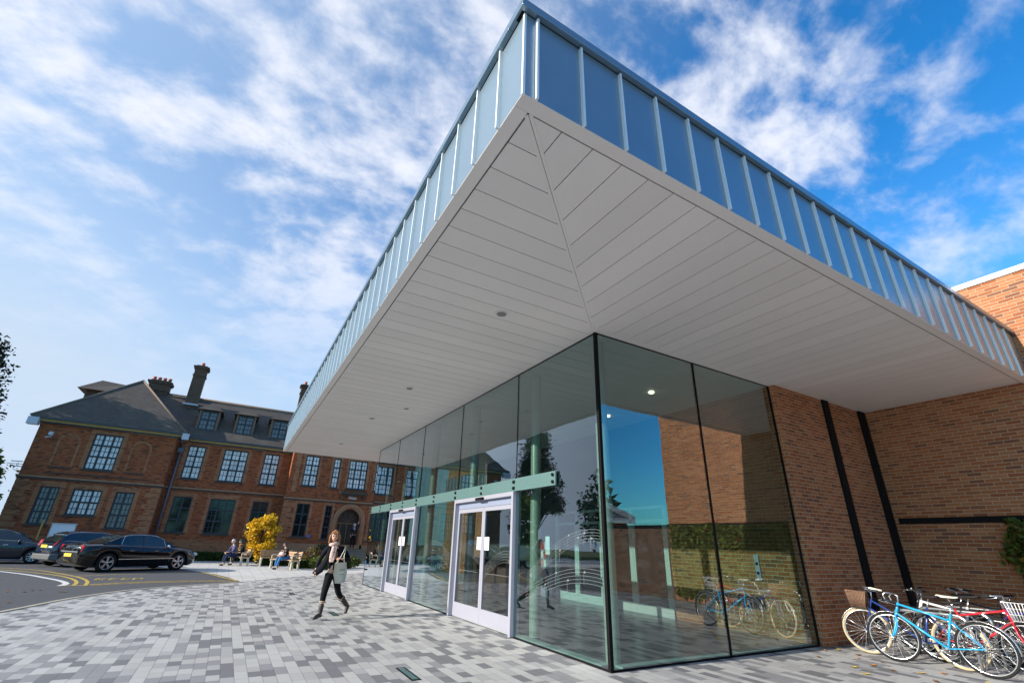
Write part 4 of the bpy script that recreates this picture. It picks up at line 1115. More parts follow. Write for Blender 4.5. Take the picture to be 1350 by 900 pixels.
# ------------------------------------------------------------------ BENCHES
M_slat = plain('bench_timber', (.40,.24,.13), .7, 0., .3, 6.)
def bench(x, y, rz, L, label, arms=True):
    t = empty('bench', (x, y, 0), rz, label, 'bench', 'slatted benches by the hedge')
    g = G()
    for i in range(4): g.box(-L/2, L/2, -.02-.105*i-.09, -.02-.105*i, .43, .465)
    g.build('seat', M_slat, t, local=True, bevel=.004)
    g = G()
    for i in range(3): g.obox((-L/2, .03+i*.035, .56+i*.115), (L/2, .03+i*.035, .56+i*.115), .03, .095, (0,.3,1))
    g.build('backrest', M_slat, t, local=True)
    for sx in (-L/2+.06, L/2-.06):
        g = G(); w = .035
        def slab(pts): g.prism(pts, sx-w, sx+w, 0, lambda a, b, z: (z, a, b))
        slab([(-.42,.0),(-.30,.0),(-.33,.38),(-.42,.38)]); slab([(-.02,0),(.08,0),(.05,.38),(-.06,.38)]); slab([(-.48,.3801),(.06,.3801),(.06,.428),(-.48,.428)])
        slab([(.05,.4285),(.10,.4285),(.17,.86),(.12,.86)])
        g.build('leg', M_concrete, t, local=True, bevel=.008)
        if arms:
            g = G(); g.tube([(sx,-.40,.44),(sx,-.41,.62),(sx,-.34,.66),(sx,.10,.66)], .028, 8); g.build('armrest', M_concrete, t, local=True)
    return t
# local -y is the front of a bench
bench(.95, 32.2, R(-62), 1.8, 'slatted bench on which the two men sit, left of the other benches')
bench(3.15, 28.7, R(-62), 1.9, 'slatted bench on which the woman in jeans sits, rightmost of the three')
bench(2.75, 31.2, R(4), 1.7, 'empty slatted bench facing the camera between the two occupied ones', False)

# ------------------------------------------------------------------ BICYCLES
M_spoke = plain('spoke_steel', (.55,.55,.55), .3, .9)
M_bsteel = plain('polished_steel', (.62,.62,.63), .22, .9)
M_cream = plain('cream_rubber', (.46,.36,.21), .7)
M_wicker = plain('wicker', (.22,.13,.085), .85, 0., .3, 20.)
def col(c): return plain('frame_paint_%d_%d_%d' % tuple(int(v*99) for v in c), c, .25, 0., .08, 8., .6)
def bike(loc, rz, lean, c, label, tyre=None, fork_c=None, step=False, saddle=None, basket=None, guards=True, grips=None, bars='city', r=.345, wb=1.06, steer=0., chunky=False, hs=1.0):
    t = empty('bicycle', loc, rz, label, 'bicycle', 'bicycles at the stands by the brick wall'); t.rotation_euler = (lean, 0, rz)
    F = col(c); tyre = tyre or M_tyre
    xf, xr = wb*.56, -wb*.44          # front hub at +x
    bb = Vector((xr+.43, 0, r-.06)); hub_f = Vector((xf,0,r)); hub_r = Vector((xr,0,r))
    seat_top = Vector((xr+.30, 0, .80*hs)); head_b = Vector((xf-.10, 0, r+.33)); head_t = Vector((xf-.16, 0, r+.50))
    tr = .020 if chunky else .0155
    g = G(); g.tube([bb, seat_top], tr, 8); g.tube([bb, head_b+Vector((0,0,.02))], tr*1.1, 8)
    if step: g.tube([bb.lerp(seat_top,.30), head_t-Vector((0,0,.03))], tr, 8)
    else: g.tube([bb.lerp(seat_top,.80), head_t-Vector((0,0,.02))], tr, 8)
    g.tube([head_b, head_t], tr*1.2, 8)
    for s in (-1, 1):
        g.tube([bb+Vector((0,s*.03,0)), hub_r+Vector((0,s*.055,0))], .010, 6)
        g.tube([bb.lerp(seat_top,.80)+Vector((0,s*.02,0)), hub_r+Vector((0,s*.055,0))], .008, 6)
    g.build('frame', F, t, local=True)
    RS = Matrix.Translation(head_b) @ Matrix.Rotation(steer, 4, 'Z') @ Matrix.Translation(-head_b)
    g = G()
    for s in (-1, 1): g.tube([RS@(head_b+Vector((0,s*.03,0))), RS@(head_b+Vector((.02,s*.052,-.14))), RS@(hub_f+Vector((-.03,s*.055,.06))), RS@(hub_f+Vector((0,s*.055,0)))], .012, 7)
    g.tube([RS@(head_b+Vector((0,-.04,0))), RS@(head_b+Vector((0,.04,0)))], .014, 6)
    g.build('fork', fork_c or F, t, local=True)
    def wheel(h, RSm):
        def P(v): return RSm @ v if RSm else v
        g = G(); n = 44; tw = .024 if chunky else .0165
        g.tube([P(h+Vector((math.cos(6.2832*i/n)*(r-tw), 0, math.sin(6.2832*i/n)*(r-tw)))) for i in range(n)], tw, 8, closed=True)
        w = g.build('wheel', tyre, t, local=True)
        g = G(); rr = r-tw*2-.006
        g.tube([P(h+Vector((math.cos(6.2832*i/n)*rr, 0, math.sin(6.2832*i/n)*rr))) for i in range(n)], .010, 6, closed=True)
        g.tube([P(h+Vector((0,-.05,0))), P(h+Vector((0,.05,0)))], .020, 8)
        g.build('rim', M_bsteel, w, local=True)
        g = G()
        for i in range(28):
            a = 6.2832*i/28; s = 1 if i % 2 else -1; a2 = a+(.5 if (i//2) % 2 else -.5)
            g.tube([P(h+Vector((.018*math.cos(a2), s*.028, .018*math.sin(a2)))), P(h+Vector((rr*math.cos(a), 0, rr*math.sin(a))))], .0016, 3, cap=False)
        g.build('spokes', M_spoke, w, local=True)
        if guards:
            g = G(); k = 18; a0, a1 = (-.25, 2.5) if h.x < 0 else (.35, 2.9); q = []
            a0, a1 = (math.pi*.22, math.pi*1.02) if h.x < 0 else (math.pi*.10, math.pi*.92)
            for i in range(k+1):
                a = a0+(a1-a0)*i/k
                q.append([P(h+Vector((math.cos(a)*(r+.018+dz), y, math.sin(a)*(r+.018+dz)))) for y, dz in ((-.028,-.008),(0,.006),(.028,-.008))])
            vs = [p for u in q for p in u]; fs = []
            for i in range(k):
                for j in range(2): fs.append((i*3+j, i*3+j+1, i*3+j+4, i*3+j+3))
            g.add(vs, fs, 0, True); o = g.build('mudguard', M_bsteel, t, local=True)
            sd = o.modifiers.new('solid', 'SOLIDIFY'); sd.thickness = .003
            g = G()
            for s in (-1,1):
                a = a0+.5 if h.x > 0 else a1-.6
                g.tube([P(h+Vector((0,s*.05,0))), P(h+Vector((math.cos(a1-.3)*(r+.015), s*.028, math.sin(a1-.3)*(r+.015))))], .0028, 4)
                g.tube([P(h+Vector((0,s*.05,0))), P(h+Vector((math.cos(a0+.2)*(r+.015), s*.028, math.sin(a0+.2)*(r+.015))))], .0028, 4)
            g.build('mudguard_stay', M_spoke, t, local=True)
    wheel(hub_f, RS if steer else None); wheel(hub_r, None)
    # seat post + saddle
    g = G(); g.tube([seat_top-Vector((-.02,0,.06)), seat_top+Vector((-.045,0,.13))], .012, 8); g.build('seat_post', M_bsteel, t, local=True)
    sc = seat_top+Vector((-.06,0,.15)); g = G(); secs = [(-.13,.055,.03),(-.11,.085,.045),(-.05,.085,.045),(.02,.045,.035),(.09,.024,.028),(.145,.014,.02)]
    vs = []; fs = []; nn = 10
    for x, w, h in secs:
        for j in range(nn):
            a = 6.2832*j/nn; vs.append(sc+Vector((x, w*math.cos(a), max(-.012, h*.6*math.sin(a))+.008*(abs(x) > .1))))
    for i in range(5):
        for j in range(nn): fs.append((i*nn+j, i*nn+(j+1) % nn, (i+1)*nn+(j+1) % nn, (i+1)*nn+j))
    g.add(vs, fs, 0, True); g.f.append(list(range(len(g.v)-60, len(g.v)-50))[::-1]); g.m.append(0); g.sm.append(False); g.f.append(list(range(len(g.v)-nn, len(g.v)))); g.m.append(0); g.sm.append(False)
    g.build('saddle', saddle or M_trim, t, local=True)
    # handlebar
    st = RS@(head_t+Vector((-.02,0,.10)))
    g = G(); g.tube([RS@head_t, RS@(head_t+Vector((-.012,0,.10))), RS@(head_t+Vector((.05,0,.13)))], .013, 8)
    b0 = head_t+Vector((.05,0,.13))
    if bars == 'city': bp = [(-.20,.28,.02),(-.06,.29,.04),(.03,.20,.05),(0,.08,.01),(0,0,0)]
    elif bars == 'drop': bp = [(-.02,.21,-.13),(.07,.21,-.11),(.09,.21,-.04),(.06,.21,0),(0,.18,0),(0,0,0)]
    else: bp = [(-.04,.30,.03),(-.01,.16,.03),(0,.06,0),(0,0,0)]
    pts = [RS@(b0+Vector(p)) for p in bp] + [RS@(b0+Vector((p[0],-p[1],p[2]))) for p in bp[::-1][1:]]
    g.tube(pts, .011, 8); hb = g.build('handlebar', M_bsteel, t, local=True)
    for s in (1,-1):
        g = G(); e0 = Vector((bp[0][0], s*bp[0][1], bp[0][2])); e1 = Vector((bp[1][0], s*bp[1][1], bp[1][2])); e1 = e0+(e1-e0).normalized()*.12
        g.tube([RS@(b0+e0), RS@(b0+e1)], .0165, 8); o = g.build('grip', grips or M_trim, hb, local=True)
        g = G(); e2 = e0+(e1-e0)*1.15; g.tube([RS@(b0+e2), RS@(b0+e2+Vector((.05,0,-.02))), RS@(b0+e0+Vector((.06,0,-.03)))], .005, 5); g.build('brake_lever', M_bsteel, hb, local=True)
    g = G()
    for s in (1,-1):
        e = RS@(b0+Vector((bp[1][0]+.04, s*bp[1][1], bp[1][2]-.01)))
        g.tube([e, e+Vector((.10,-s*.05,.03)), RS@(head_t+Vector((.05,s*.03,.02))), RS@(head_b+Vector((.03,s*.03,-.02))) if s > 0 else bb.lerp(seat_top,.9)+Vector((.05,.01,.02))], .0028, 4)
    g.build('brake_cable', M_blackpipe, t, local=True)
    # crank, chainring, pedals, chain
    g = G(); n = 26; g.tube([bb+Vector((math.cos(6.2832*i/n)*.088, -.045, math.sin(6.2832*i/n)*.088)) for i in range(n)], .005, 5, closed=True)
    for i in range(5): a = 6.2832*i/5; g.tube([bb+Vector((0,-.045,0)), bb+Vector((math.cos(a)*.088,-.045,math.sin(a)*.088))], .005, 4)
    g.tube([bb+Vector((0,-.075,0)), bb+Vector((0,.075,0))], .016, 8)
    for s in (1,-1):
        e = bb+Vector((s*.14, s*.075, -s*.085)); g.tube([bb+Vector((0,s*.07,0)), e], .009, 6)
        p = e+Vector((0,s*.055,0)); g.box(p.x-.035,p.x+.035,p.y-.045,p.y+.045,p.z-.01,p.z+.01)
    g.build('crank', M_bsteel, t, local=True)
    g = G(); 
    for dz in (.085,-.085): g.tube([bb+Vector((0,-.045,dz)), hub_r+Vector((0,-.045,dz*.45))], .0045, 4)
    g.tube([hub_r+Vector((math.cos(6.2832*i/14)*.04, -.045, math.sin(6.2832*i/14)*.04)) for i in range(14)], .007, 4, closed=True); g.build('chain', M_blackpipe, t, local=True)
    if basket:
        kind, bm = basket; g = G(); o = head_t+Vector((.20,0,-.02)); w0,w1,d0,d1,h = .13,.18,.10,.14,.24
        def rect(w, d, z): return [RS@(o+Vector((x, y, z))) for x, y in ((-d,-w),(d,-w),(d,w),(-d,w))]
        lv = 11 if kind == 'wicker' else 3; rad = .0075 if kind == 'wicker' else .0042
        for i in range(lv+1):
            f = i/lv; g.tube(rect(w0+(w1-w0)*f, d0+(d1-d0)*f, -h/2+h*f), rad if i < lv else rad*1.6, 5, closed=True)
        A = rect(w0,d0,-h/2); B = rect(w1,d1,h/2); nb = 12 if kind == 'wicker' else 7
        for q in range(4):
            for i in range(nb):
                f = i/nb; g.tube([A[q].lerp(A[(q+1)%4], f), B[q].lerp(B[(q+1)%4], f)], rad, 4)
        for i in range(1, nb): f = i/nb; g.tube([A[0].lerp(A[1], f), A[3].lerp(A[2], f)], rad, 4)
        g.build('basket', bm, t, local=True)
    return t
N90 = R(90)
M_grip_w = plain('cream_grip', (.68,.64,.52), .6)
# heading +Y for most of them; blue one in front
bike((9.74, 3.60, 0), R(92), R(5), (.02,.34,.62), 'bright sky-blue bicycle with silver mudguards, nearest of the row', step=False, wb=1.10, bars='drop', hs=.95, steer=R(10))
bike((10.02, 4.03, 0), R(90), R(4), (.02,.05,.22), 'dark blue bicycle with brown wicker basket and cream tyres, nearest the brick pier', tyre=M_cream, basket=('wicker', M_wicker), grips=M_grip_w, wb=1.24, steer=R(18), step=True, hs=1.0)
bike((10.45, 3.42, 0), R(-88), R(-4), (.55,.02,.035), 'red bicycle with white wire basket and cream saddle', basket=('wire', M_white), saddle=M_grip_w, wb=1.05, guards=True)
bike((10.95, 3.75, 0), R(93), R(6), (.62,.62,.62), 'white-framed mountain bicycle with fat black tyres', bars='flat', guards=False, chunky=True)
bike((11.45, 3.95, 0), R(88), R(-3), (.015,.015,.017), 'all-black bicycle behind the white mountain bicycle', bars='flat', guards=False)
bike((11.75, 3.15, 0), R(-90), R(3), (.05,.04,.20), 'purple-blue bicycle with black saddle near the ivy', bars='flat', chunky=True, guards=False)
bike((12.35, 3.7, 0), R(90), R(3), (.02,.03,.05), 'dark grey bicycle farthest back, closest to the brick wall', bars='city', guards=True)
for i, (x, nm) in enumerate([(9.86,'nearest, beside the sky-blue bicycle'),(10.75,'second, between the red and the white bicycle'),(11.65,'third, beside the all-black bicycle')]):
    g = G(); ya, yb = 3.25, 4.2
    g.tube([(x,ya,0),(x,ya,.6)] + [(x, ya+.14-.14*math.cos(a), .6+.14*math.sin(a)) for a in (.4,.8,1.2,1.57)] + [(x, yb-.14+.14*math.sin(a), .6+.14*math.cos(a)) for a in (0,.4,.8,1.2,1.57)] + [(x,yb,0)], .024, 10)
    g.build('cycle_stand', M_bsteel, None, 'steel hoop cycle stand, '+nm, 'cycle stand', 'hoop cycle stands by the brick wall')
g = G(); g.tube([(13.35,2.2,0),(13.35,2.2,1.0)], .05, 12); bo = g.build('bollard', M_blackpipe, None, 'black post with a blue cap standing close to the tall brick wall', 'bollard')
g = G(); g.tube([(13.35,2.2,1.001),(13.35,2.2,1.12)], .054, 12); g.build('cap', plain('blue_cap', (.03,.12,.5), .4), bo, local=True)

# ------------------------------------------------------------------ PEOPLE
def skin(verts, edges, radii, levels=1, root=0):
    me = bpy.data.meshes.new('tmp'); me.from_pydata(verts, edges, []); o = bpy.data.objects.new('tmp', me); COL.objects.link(o)
    md = o.modifiers.new('s', 'SKIN'); md.use_smooth_shade = True
    sv = me.skin_vertices[0].data if me.skin_vertices else None
    if sv is None:
        bpy.context.view_layer.objects.active = o
        bpy.context.view_layer.update(); sv = me.skin_vertices[0].data
    for i, r in enumerate(radii):
        sv[i].radius = (r, r) if isinstance(r, (int, float)) else r
        sv[i].use_root = (i == root)
    o.modifiers.new('ss', 'SUBSURF').levels = levels; o.modifiers['ss'].render_levels = levels
    bpy.context.view_layer.update()
    r = bpy.data.meshes.new_from_object(o.evaluated_get(bpy.context.evaluated_depsgraph_get()))
    V = [tuple(v.co) for v in r.vertices]; Fc = [tuple(p.vertices) for p in r.polygons]
    bpy.data.objects.remove(o); bpy.data.meshes.remove(me); bpy.data.meshes.remove(r)
    return V, Fc
def chain(g, pts, radii, mi=0, lv=1):
    V, Fc = skin([tuple(p) for p in pts], [(i, i+1) for i in range(len(pts)-1)], radii, lv); g.add(V, Fc, mi, True)
def skel(g, J, E_, mi=0, lv=1, root=None):
    names = list(J); idx = {n: i for i, n in enumerate(names)}
    V, Fc = skin([tuple(J[n][0]) for n in names], [(idx[a], idx[b]) for a, b in E_], [J[n][1] for n in names], lv, idx[root] if root else 0)
    g.add(V, Fc, mi, True)
SK = plain('skin_tone', (.62,.36,.26), .5, 0., .05)
def head(g, c, fwd, r=.10, mi=0, eye_mi=1, lip_mi=2):
    """head with brow, nose, chin, ears; c = centre, fwd = facing direction"""
    fwd = Vector(fwd).normalized(); up = Vector((0,0,1)); sd = fwd.cross(up).normalized(); up = sd.cross(fwd).normalized()
    nu, nv = 20, 14; vs = []; fs = []
    for i in range(nv+1):
        th = math.pi*i/nv
        for j in range(nu):
            ph = 2*math.pi*j/nu
            x = math.sin(th)*math.cos(ph); y = math.sin(th)*math.sin(ph); z = math.cos(th)     # x = forward
            X, Y_, Z_ = x*.96, y*.78, z*1.18
            if z < -.2: k = (-.2-z); Y_ *= 1-.32*k; X *= 1-.10*k
            if x > .8 and -.35 < z < .15 and abs(y) < .22: X += .22*(1-abs(y)/.22)*(1-abs(z+.12)/.3 if abs(z+.12) < .3 else 0)
            if x > .75 and .08 < z < .3 and .15 < abs(y) < .5: X -= .06
            vs.append(Vector(c)+(fwd*X+sd*Y_+up*Z_)*r)
    for i in range(nv):
        for j in range(nu): fs.append((i*nu+j, (i+1)*nu+j, (i+1)*nu+(j+1) % nu, i*nu+(j+1) % nu))
    g.add(vs, fs, mi, True)
    for s in (-1, 1):
        g.ell(Vector(c)+(fwd*.82+sd*s*.31+up*.10)*r, (.018*r/.1,)*3, eye_mi, 8, 6)
        g.ell(Vector(c)+(fwd*.0+sd*s*.80)*r, (.025*r/.1,.012*r/.1,.035*r/.1), mi, 8, 6)
    g.ell(Vector(c)+(fwd*.85-up*.52)*r, (.016*r/.1,.026*r/.1,.009*r/.1), lip_mi, 8, 6, Matrix((fwd, sd, up)).transposed())
    return fwd, sd, up
def hand(g, w, d, n, mi=0, s=1, curl=.5, sc=1.0):
    """palm + five separate, bent fingers; w wrist, d along the hand, n palm normal"""
    d = Vector(d).normalized(); n = Vector(n); n = (n-d*n.dot(d)).normalized(); b = d.cross(n)*s
    w = Vector(w)
    chain(g, [w-d*.02*sc, w+d*.035*sc, w+d*.075*sc], [(.024*sc,.018*sc),(.036*sc,.016*sc),(.038*sc,.014*sc)], mi)
    for i, (o, L) in enumerate(((-.03,.062),(-.010,.074),(.010,.070),(.029,.055))):
        p = w+d*.072*sc+b*o*sc; L *= sc; q = p+d*L*.45+n*L*.15*curl; r = q+(d*(1-curl*.8)+n*curl*1.2).normalized()*L*.32; t = r+(d*(1-curl*1.4)+n*curl*1.6).normalized()*L*.26
        chain(g, [p-d*.02*sc, p, q, r, t], [.0095*sc,.0095*sc,.009*sc,.008*sc,.007*sc], mi, 1)
    p = w+d*.018*sc-b*.028*sc; chain(g, [p, p+(d*.5-b*.8+n*.3).normalized()*.035*sc, p+(d*.9-b*.6+n*.6).normalized()*.065*sc], [.012*sc,.0105*sc,.008*sc], mi, 1)
M_eye = plain('eye_dark', (.03,.02,.015), .3); M_lip = plain('lips', (.45,.14,.12), .5)
def hairshell(g, c, fw, r, strands):
    """cap over the skull + locks given as (list of points, radii)"""
    fwd, sd, up = fw
    nu, nv = 18, 9; vs = []; fs = []
    for i in range(nv+1):
        th = math.pi*.60*i/nv
        for j in range(nu):
            ph = 2*math.pi*j/nu; x = math.sin(th)*math.cos(ph); y = math.sin(th)*math.sin(ph); z = math.cos(th)
            if x > .35 and z < .38: z = .38+.1*(1-x); 
            wob = 1+.03*math.sin(ph*5+i)
            vs.append(Vector(c)+(fwd*(x*1.06-.06)+sd*y*.92+up*(z*1.28))*r*1.04*wob)
    for i in range(nv):
        for j in range(nu): fs.append((i*nu+j, (i+1)*nu+j, (i+1)*nu+(j+1) % nu, i*nu+(j+1) % nu))
    g.add(vs, fs, 0, True)
    for pts, rad in strands: chain(g, [Vector(c)+(fwd*a+sd*b+up*z)*r for a, b, z in pts], [q*r for q in rad], 0, 1)

# --- walking woman
wm = empty('person', (2.2, 11.15, 0), 0, 'woman striding across the paving in a dark open jacket, pink scarf and brown boots', 'person')
V_ = Vector
pel = V_((2.16,11.2,.90)); wa = V_((2.13,11.2,1.03)); ch = V_((2.13,11.2,1.24)); nk = V_((2.10,11.19,1.40))
shR = V_((1.955,11.13,1.345)); shL = V_((2.31,11.24,1.335)); elR = V_((1.86,11.26,1.10)); haR = V_((1.80,11.22,.88)); elL = V_((2.47,11.20,1.08)); haL = V_((2.26,10.97,1.13))
hipR = V_((2.09,11.16,.86)); hipL = V_((2.25,11.23,.86)); knR = V_((2.005,10.96,.475)); anR = V_((1.985,10.93,.085)); knL = V_((2.325,11.16,.46)); anL = V_((2.63,11.46,.175))
J = dict(pel=(pel,(.09,.07)), wa=(wa,(.085,.065)), ch=(ch,(.11,.075)), nk=(nk,.05), hd=(V_((2.085,11.17,1.47)),.05),
    shR=(shR,.05), elR=(elR,.037), wrR=(haR,.026), shL=(shL,.05), elL=(elL,.037), wrL=(haL,.026),
    hipR=(hipR,.06), knR=(knR,.045), anR=(anR,.038), hipL=(hipL,.06), knL=(knL,.055), anL=(anL,.038))
ED = [('pel','wa'),('wa','ch'),('ch','nk'),('nk','hd'),('ch','shR'),('shR','elR'),('elR','wrR'),('ch','shL'),('shL','elL'),('elL','wrL'),('pel','hipR'),('hipR','knR'),('knR','anR'),('pel','hipL'),('hipL','knL'),('knL','anL')]
g = G(); skel(g, J, ED, root='pel')
hc = V_((2.075,11.145,1.575)); fw = head(g, hc, (-.22,-.97,-.08), .098)
hand(g, haR, (-.1,-.05,-1), (1,-.3,0), s=-1, curl=.4, sc=.95); hand(g, haL, (-.85,-.35,.1), (0,.4,-1), s=1, curl=.95, sc=.95)
g.build('body', [SK, M_eye, M_lip], wm)
g = G(); hair_c = plain('auburn_hair', (.26,.10,.03), .55, 0., .35, 30.)
st_ = []
for s in (-1, 1):
    for k, (fx, w) in enumerate(((.35,.24),(.0,.32),(-.4,.34))):
        st_.append(([(fx*.8,s*.62,.55),(fx,s*.92,.0),(fx*.9,s*.98,-.75),(fx*.8-.05,s*(1.0+.1*k),-1.55-(.35 if s < 0 else 0))], [.2,w,w*.85,.10]))
st_.append(([(-.7,0,.5),(-.95,0,-.2),(-.85,0,-1.0),(-.75,0,-1.6)], [.4,.5,.5,.25]))
for b0_ in (-.45,-.15,.15,.45): st_.append(([(.45,b0_*.6,1.0),(.88,b0_,.72),(.94,b0_*1.25,.42)], [.16,.15,.07]))
hairshell(g, hc, fw, .098, st_); g.build('hair', hair_c, wm)
M_jk = plain('navy_jacket', (.010,.010,.016), .9, 0., .3, 12., .15); M_tr = plain('black_trousers', (.007,.007,.009), .9, 0., .1, 9., .15)
g = G()
skel(g, dict(ch=(ch+V_((0,.02,0)),(.15,.105)), wa=(wa+V_((.0,.03,0)),(.14,.10)), pl=(pel+V_((0,.03,.02)),(.15,.11)), nk=(nk-V_((0,-.01,.02)),.07), sR=(shR,.06), eR=(elR,.047), wR=(haR+V_((0,0,.04)),.038), sL=(shL,.068), eL=(elL,.055), wL=(haL+V_((.05,.03,-.0)),.045)),
    [('ch','wa'),('wa','pl'),('ch','nk'),('ch','sR'),('sR','eR'),('eR','wR'),('ch','sL'),('sL','eL'),('eL','wL')], root='ch')
# open front flaps, the left-hand one blown back
def cloth(g, rows, th=.012, mi=0):
    m_ = len(rows[0]); vs = [V_(p) for r_ in rows for p in r_]; n_ = len(vs); vs2 = [p+V_((0,th,0)) for p in vs]; fs = []
    for i in range(len(rows)-1):
        for j in range(m_-1):
            a = i*m_+j; fs.append((a, a+1, a+m_+1, a+m_)); fs.append((n_+a, n_+a+m_, n_+a+m_+1, n_+a+1))
    edge = [(j, j+1) for j in range(m_-1)]+[((len(rows)-1)*m_+j+1, (len(rows)-1)*m_+j) for j in range(m_-1)]+[((i+1)*m_, i*m_) for i in range(len(rows)-1)]+[(i*m_+m_-1, (i+1)*m_+m_-1) for i in range(len(rows)-1)]
    for a, b in edge: fs.append((b, a, n_+a, n_+b))
    g.add(vs+vs2, fs, mi, True)
cloth(g, [[(1.97,11.09,1.33),(2.0,11.075,1.34),(2.03,11.07,1.33)],[(1.93,11.12,1.12),(1.98,11.08,1.12),(2.02,11.07,1.12)],[(1.84,11.16,.98),(1.91,11.10,.96),(1.98,11.08,1.0)],[(1.74,11.20,.84),(1.83,11.13,.79),(1.93,11.09,.87)]])
cloth(g, [[(2.16,11.06,1.33),(2.24,11.08,1.34),(2.33,11.14,1.33)],[(2.19,11.04,1.12),(2.28,11.05,1.12),(2.36,11.12,1.12)],[(2.21,11.03,.95),(2.30,11.05,.93),(2.38,11.12,.93)],[(2.22,11.04,.84),(2.30,11.06,.80),(2.37,11.14,.82)]])
g.build('jacket', M_jk, wm)
g = G(); skel(g, dict(pel=(pel,(.135,.108)), hR=(hipR-V_((0,0,.06)),.098), kR=(knR,.066), aR=(knR.lerp(anR,.45),.055), hL=(hipL-V_((0,0,.06)),.098), kL=(knL,.066), aL=(knL.lerp(anL,.4),.055)),
    [('pel','hR'),('hR','kR'),('kR','aR'),('pel','hL'),('hL','kL'),('kL','aL')], root='pel'); g.build('trousers', M_tr, wm)
M_boot = plain('brown_boot', (.030,.021,.017), .5, 0., .3, 15.)
def boot(k, a, toe, heel, cuff):
    g = G(); top_ = k.lerp(a, .42); chain(g, [top_, k.lerp(a,.7), a, a.lerp(toe,.35)-V_((0,0,.0)), toe], [.062,.052,.046,.045,.030]); chain(g, [a, heel], [.045,.032])
    o = g.build('boot', M_boot, wm)
    g = G(); u = (top_-k.lerp(a,.7)).normalized(); g.tube([top_-u*.004, top_+u*.022], .068, 14); g.build('boot_cuff', cuff, wm).parent = o
M_cuff = plain('boot_cuff_cream', (.35,.30,.22), .8)
boot(knR, anR+V_((0,0,.01)), V_((1.85,10.84,.032)), V_((2.01,10.95,.035)), M_cuff)
boot(knL, anL, V_((2.585,11.37,.035)), V_((2.68,11.49,.15)), M_boot)
g = G(); chain(g, [pel-V_((0,0,.03)), pel+V_((0,0,.05)), wa, ch, nk-V_((0,0,.05))], [(.14,.11),(.135,.105),(.12,.095),(.135,.09),(.06,.055)]); g.build('black_top', M_tr, wm)
# scarf
def scarfmat():
    m, nt, b = newmat('speckled_pink_scarf'); v = nd(nt, 'ShaderNodeTexVoronoi'); v.inputs['Scale'].default_value = 55; lk(nt, objn(nt), v.inputs['Vector'])
    lk(nt, ramp(nt, v.outputs['Distance'], [(0,(.10,.05,.05)),(.32,(.20,.10,.09)),(.40,(.58,.42,.37)),(1,(.62,.48,.42))]), b.inputs['Base Color']); b.inputs['Roughness'].default_value = .9; return m
g = G(); n_ = 14
g.tube([(nk.x-.01+0.072*math.cos(6.2832*i/n_), nk.y-.02+.065*math.sin(6.2832*i/n_), nk.z+.015+.02*math.sin(6.2832*i/n_+1.5)) for i in range(n_)], .042, 10, closed=True)
chain(g, [V_((2.07,11.08,1.38)),V_((2.05,11.05,1.25)),V_((2.045,11.05,1.12)),V_((2.055,11.05,1.05))], [(.04,.025),(.045,.018),(.045,.016),(.035,.012)]); chain(g, [V_((2.12,11.08,1.38)),V_((2.09,11.045,1.22)),V_((2.08,11.03,1.05))], [(.04,.03),(.045,.02),(.035,.015)])
g.build('scarf', scarfmat(), wm)
# tote bag hanging from her shoulder/hand: a thing she carries
tb = empty('tote_bag', (2.28, 10.93, .66), 0, 'cream cotton tote bag hanging at the walking woman\'s hip', 'bag')
M_tote = plain('cream_cotton', (.66,.63,.52), .9, 0., .12, 10.)
g = G(); q = [(2.115,10.96,1.06),(2.375,11.02,1.06),(2.41,11.02,.68),(2.30,10.98,.655),(2.17,10.94,.66)]
fr = [V_((2.12,10.94,1.05)),V_((2.37,11.0,1.06)),V_((2.41,11.0,.86)),V_((2.40,10.99,.69)),V_((2.29,10.95,.655)),V_((2.18,10.92,.66)),V_((2.12,10.92,.84))]
c_ = V_((2.26,10.905,.86)); bk = [p+V_((.015,.055,0)) for p in fr]; cb = c_+V_((.01,.11,0)); n_ = len(fr)
g.add(fr+[c_]+bk+[cb], [(i, n_, (i+1) % n_) [::-1] for i in range(n_)]+[(n_+1+i, 2*n_+1, n_+1+(i+1) % n_) for i in range(n_)]+[(i, (i+1) % n_, n_+1+(i+1) % n_, n_+1+i) for i in range(n_)], 0, True); g.build('bag_body', M_tote, tb)
g = G(); g.tube([(2.16,10.945,1.05),(2.22,10.93,1.17),(2.30,11.05,1.30),(2.32,11.14,1.385)], .009, 5); g.tube([(2.32,10.97,1.05),(2.30,10.99,1.18),(2.33,11.08,1.31),(2.335,11.16,1.385)], .009, 5); g.build('strap', M_tote, tb)
M_print = plain('grey_print', (.16,.19,.18), .9)
g = G()
for z, w in ((.93,.055),(.905,.06),(.83,.06)): 
    g.obox((2.29-w, 10.906+.0, z), (2.29+w, 10.928, z), .003, .008)
g.build('printed_lines', M_print, tb)

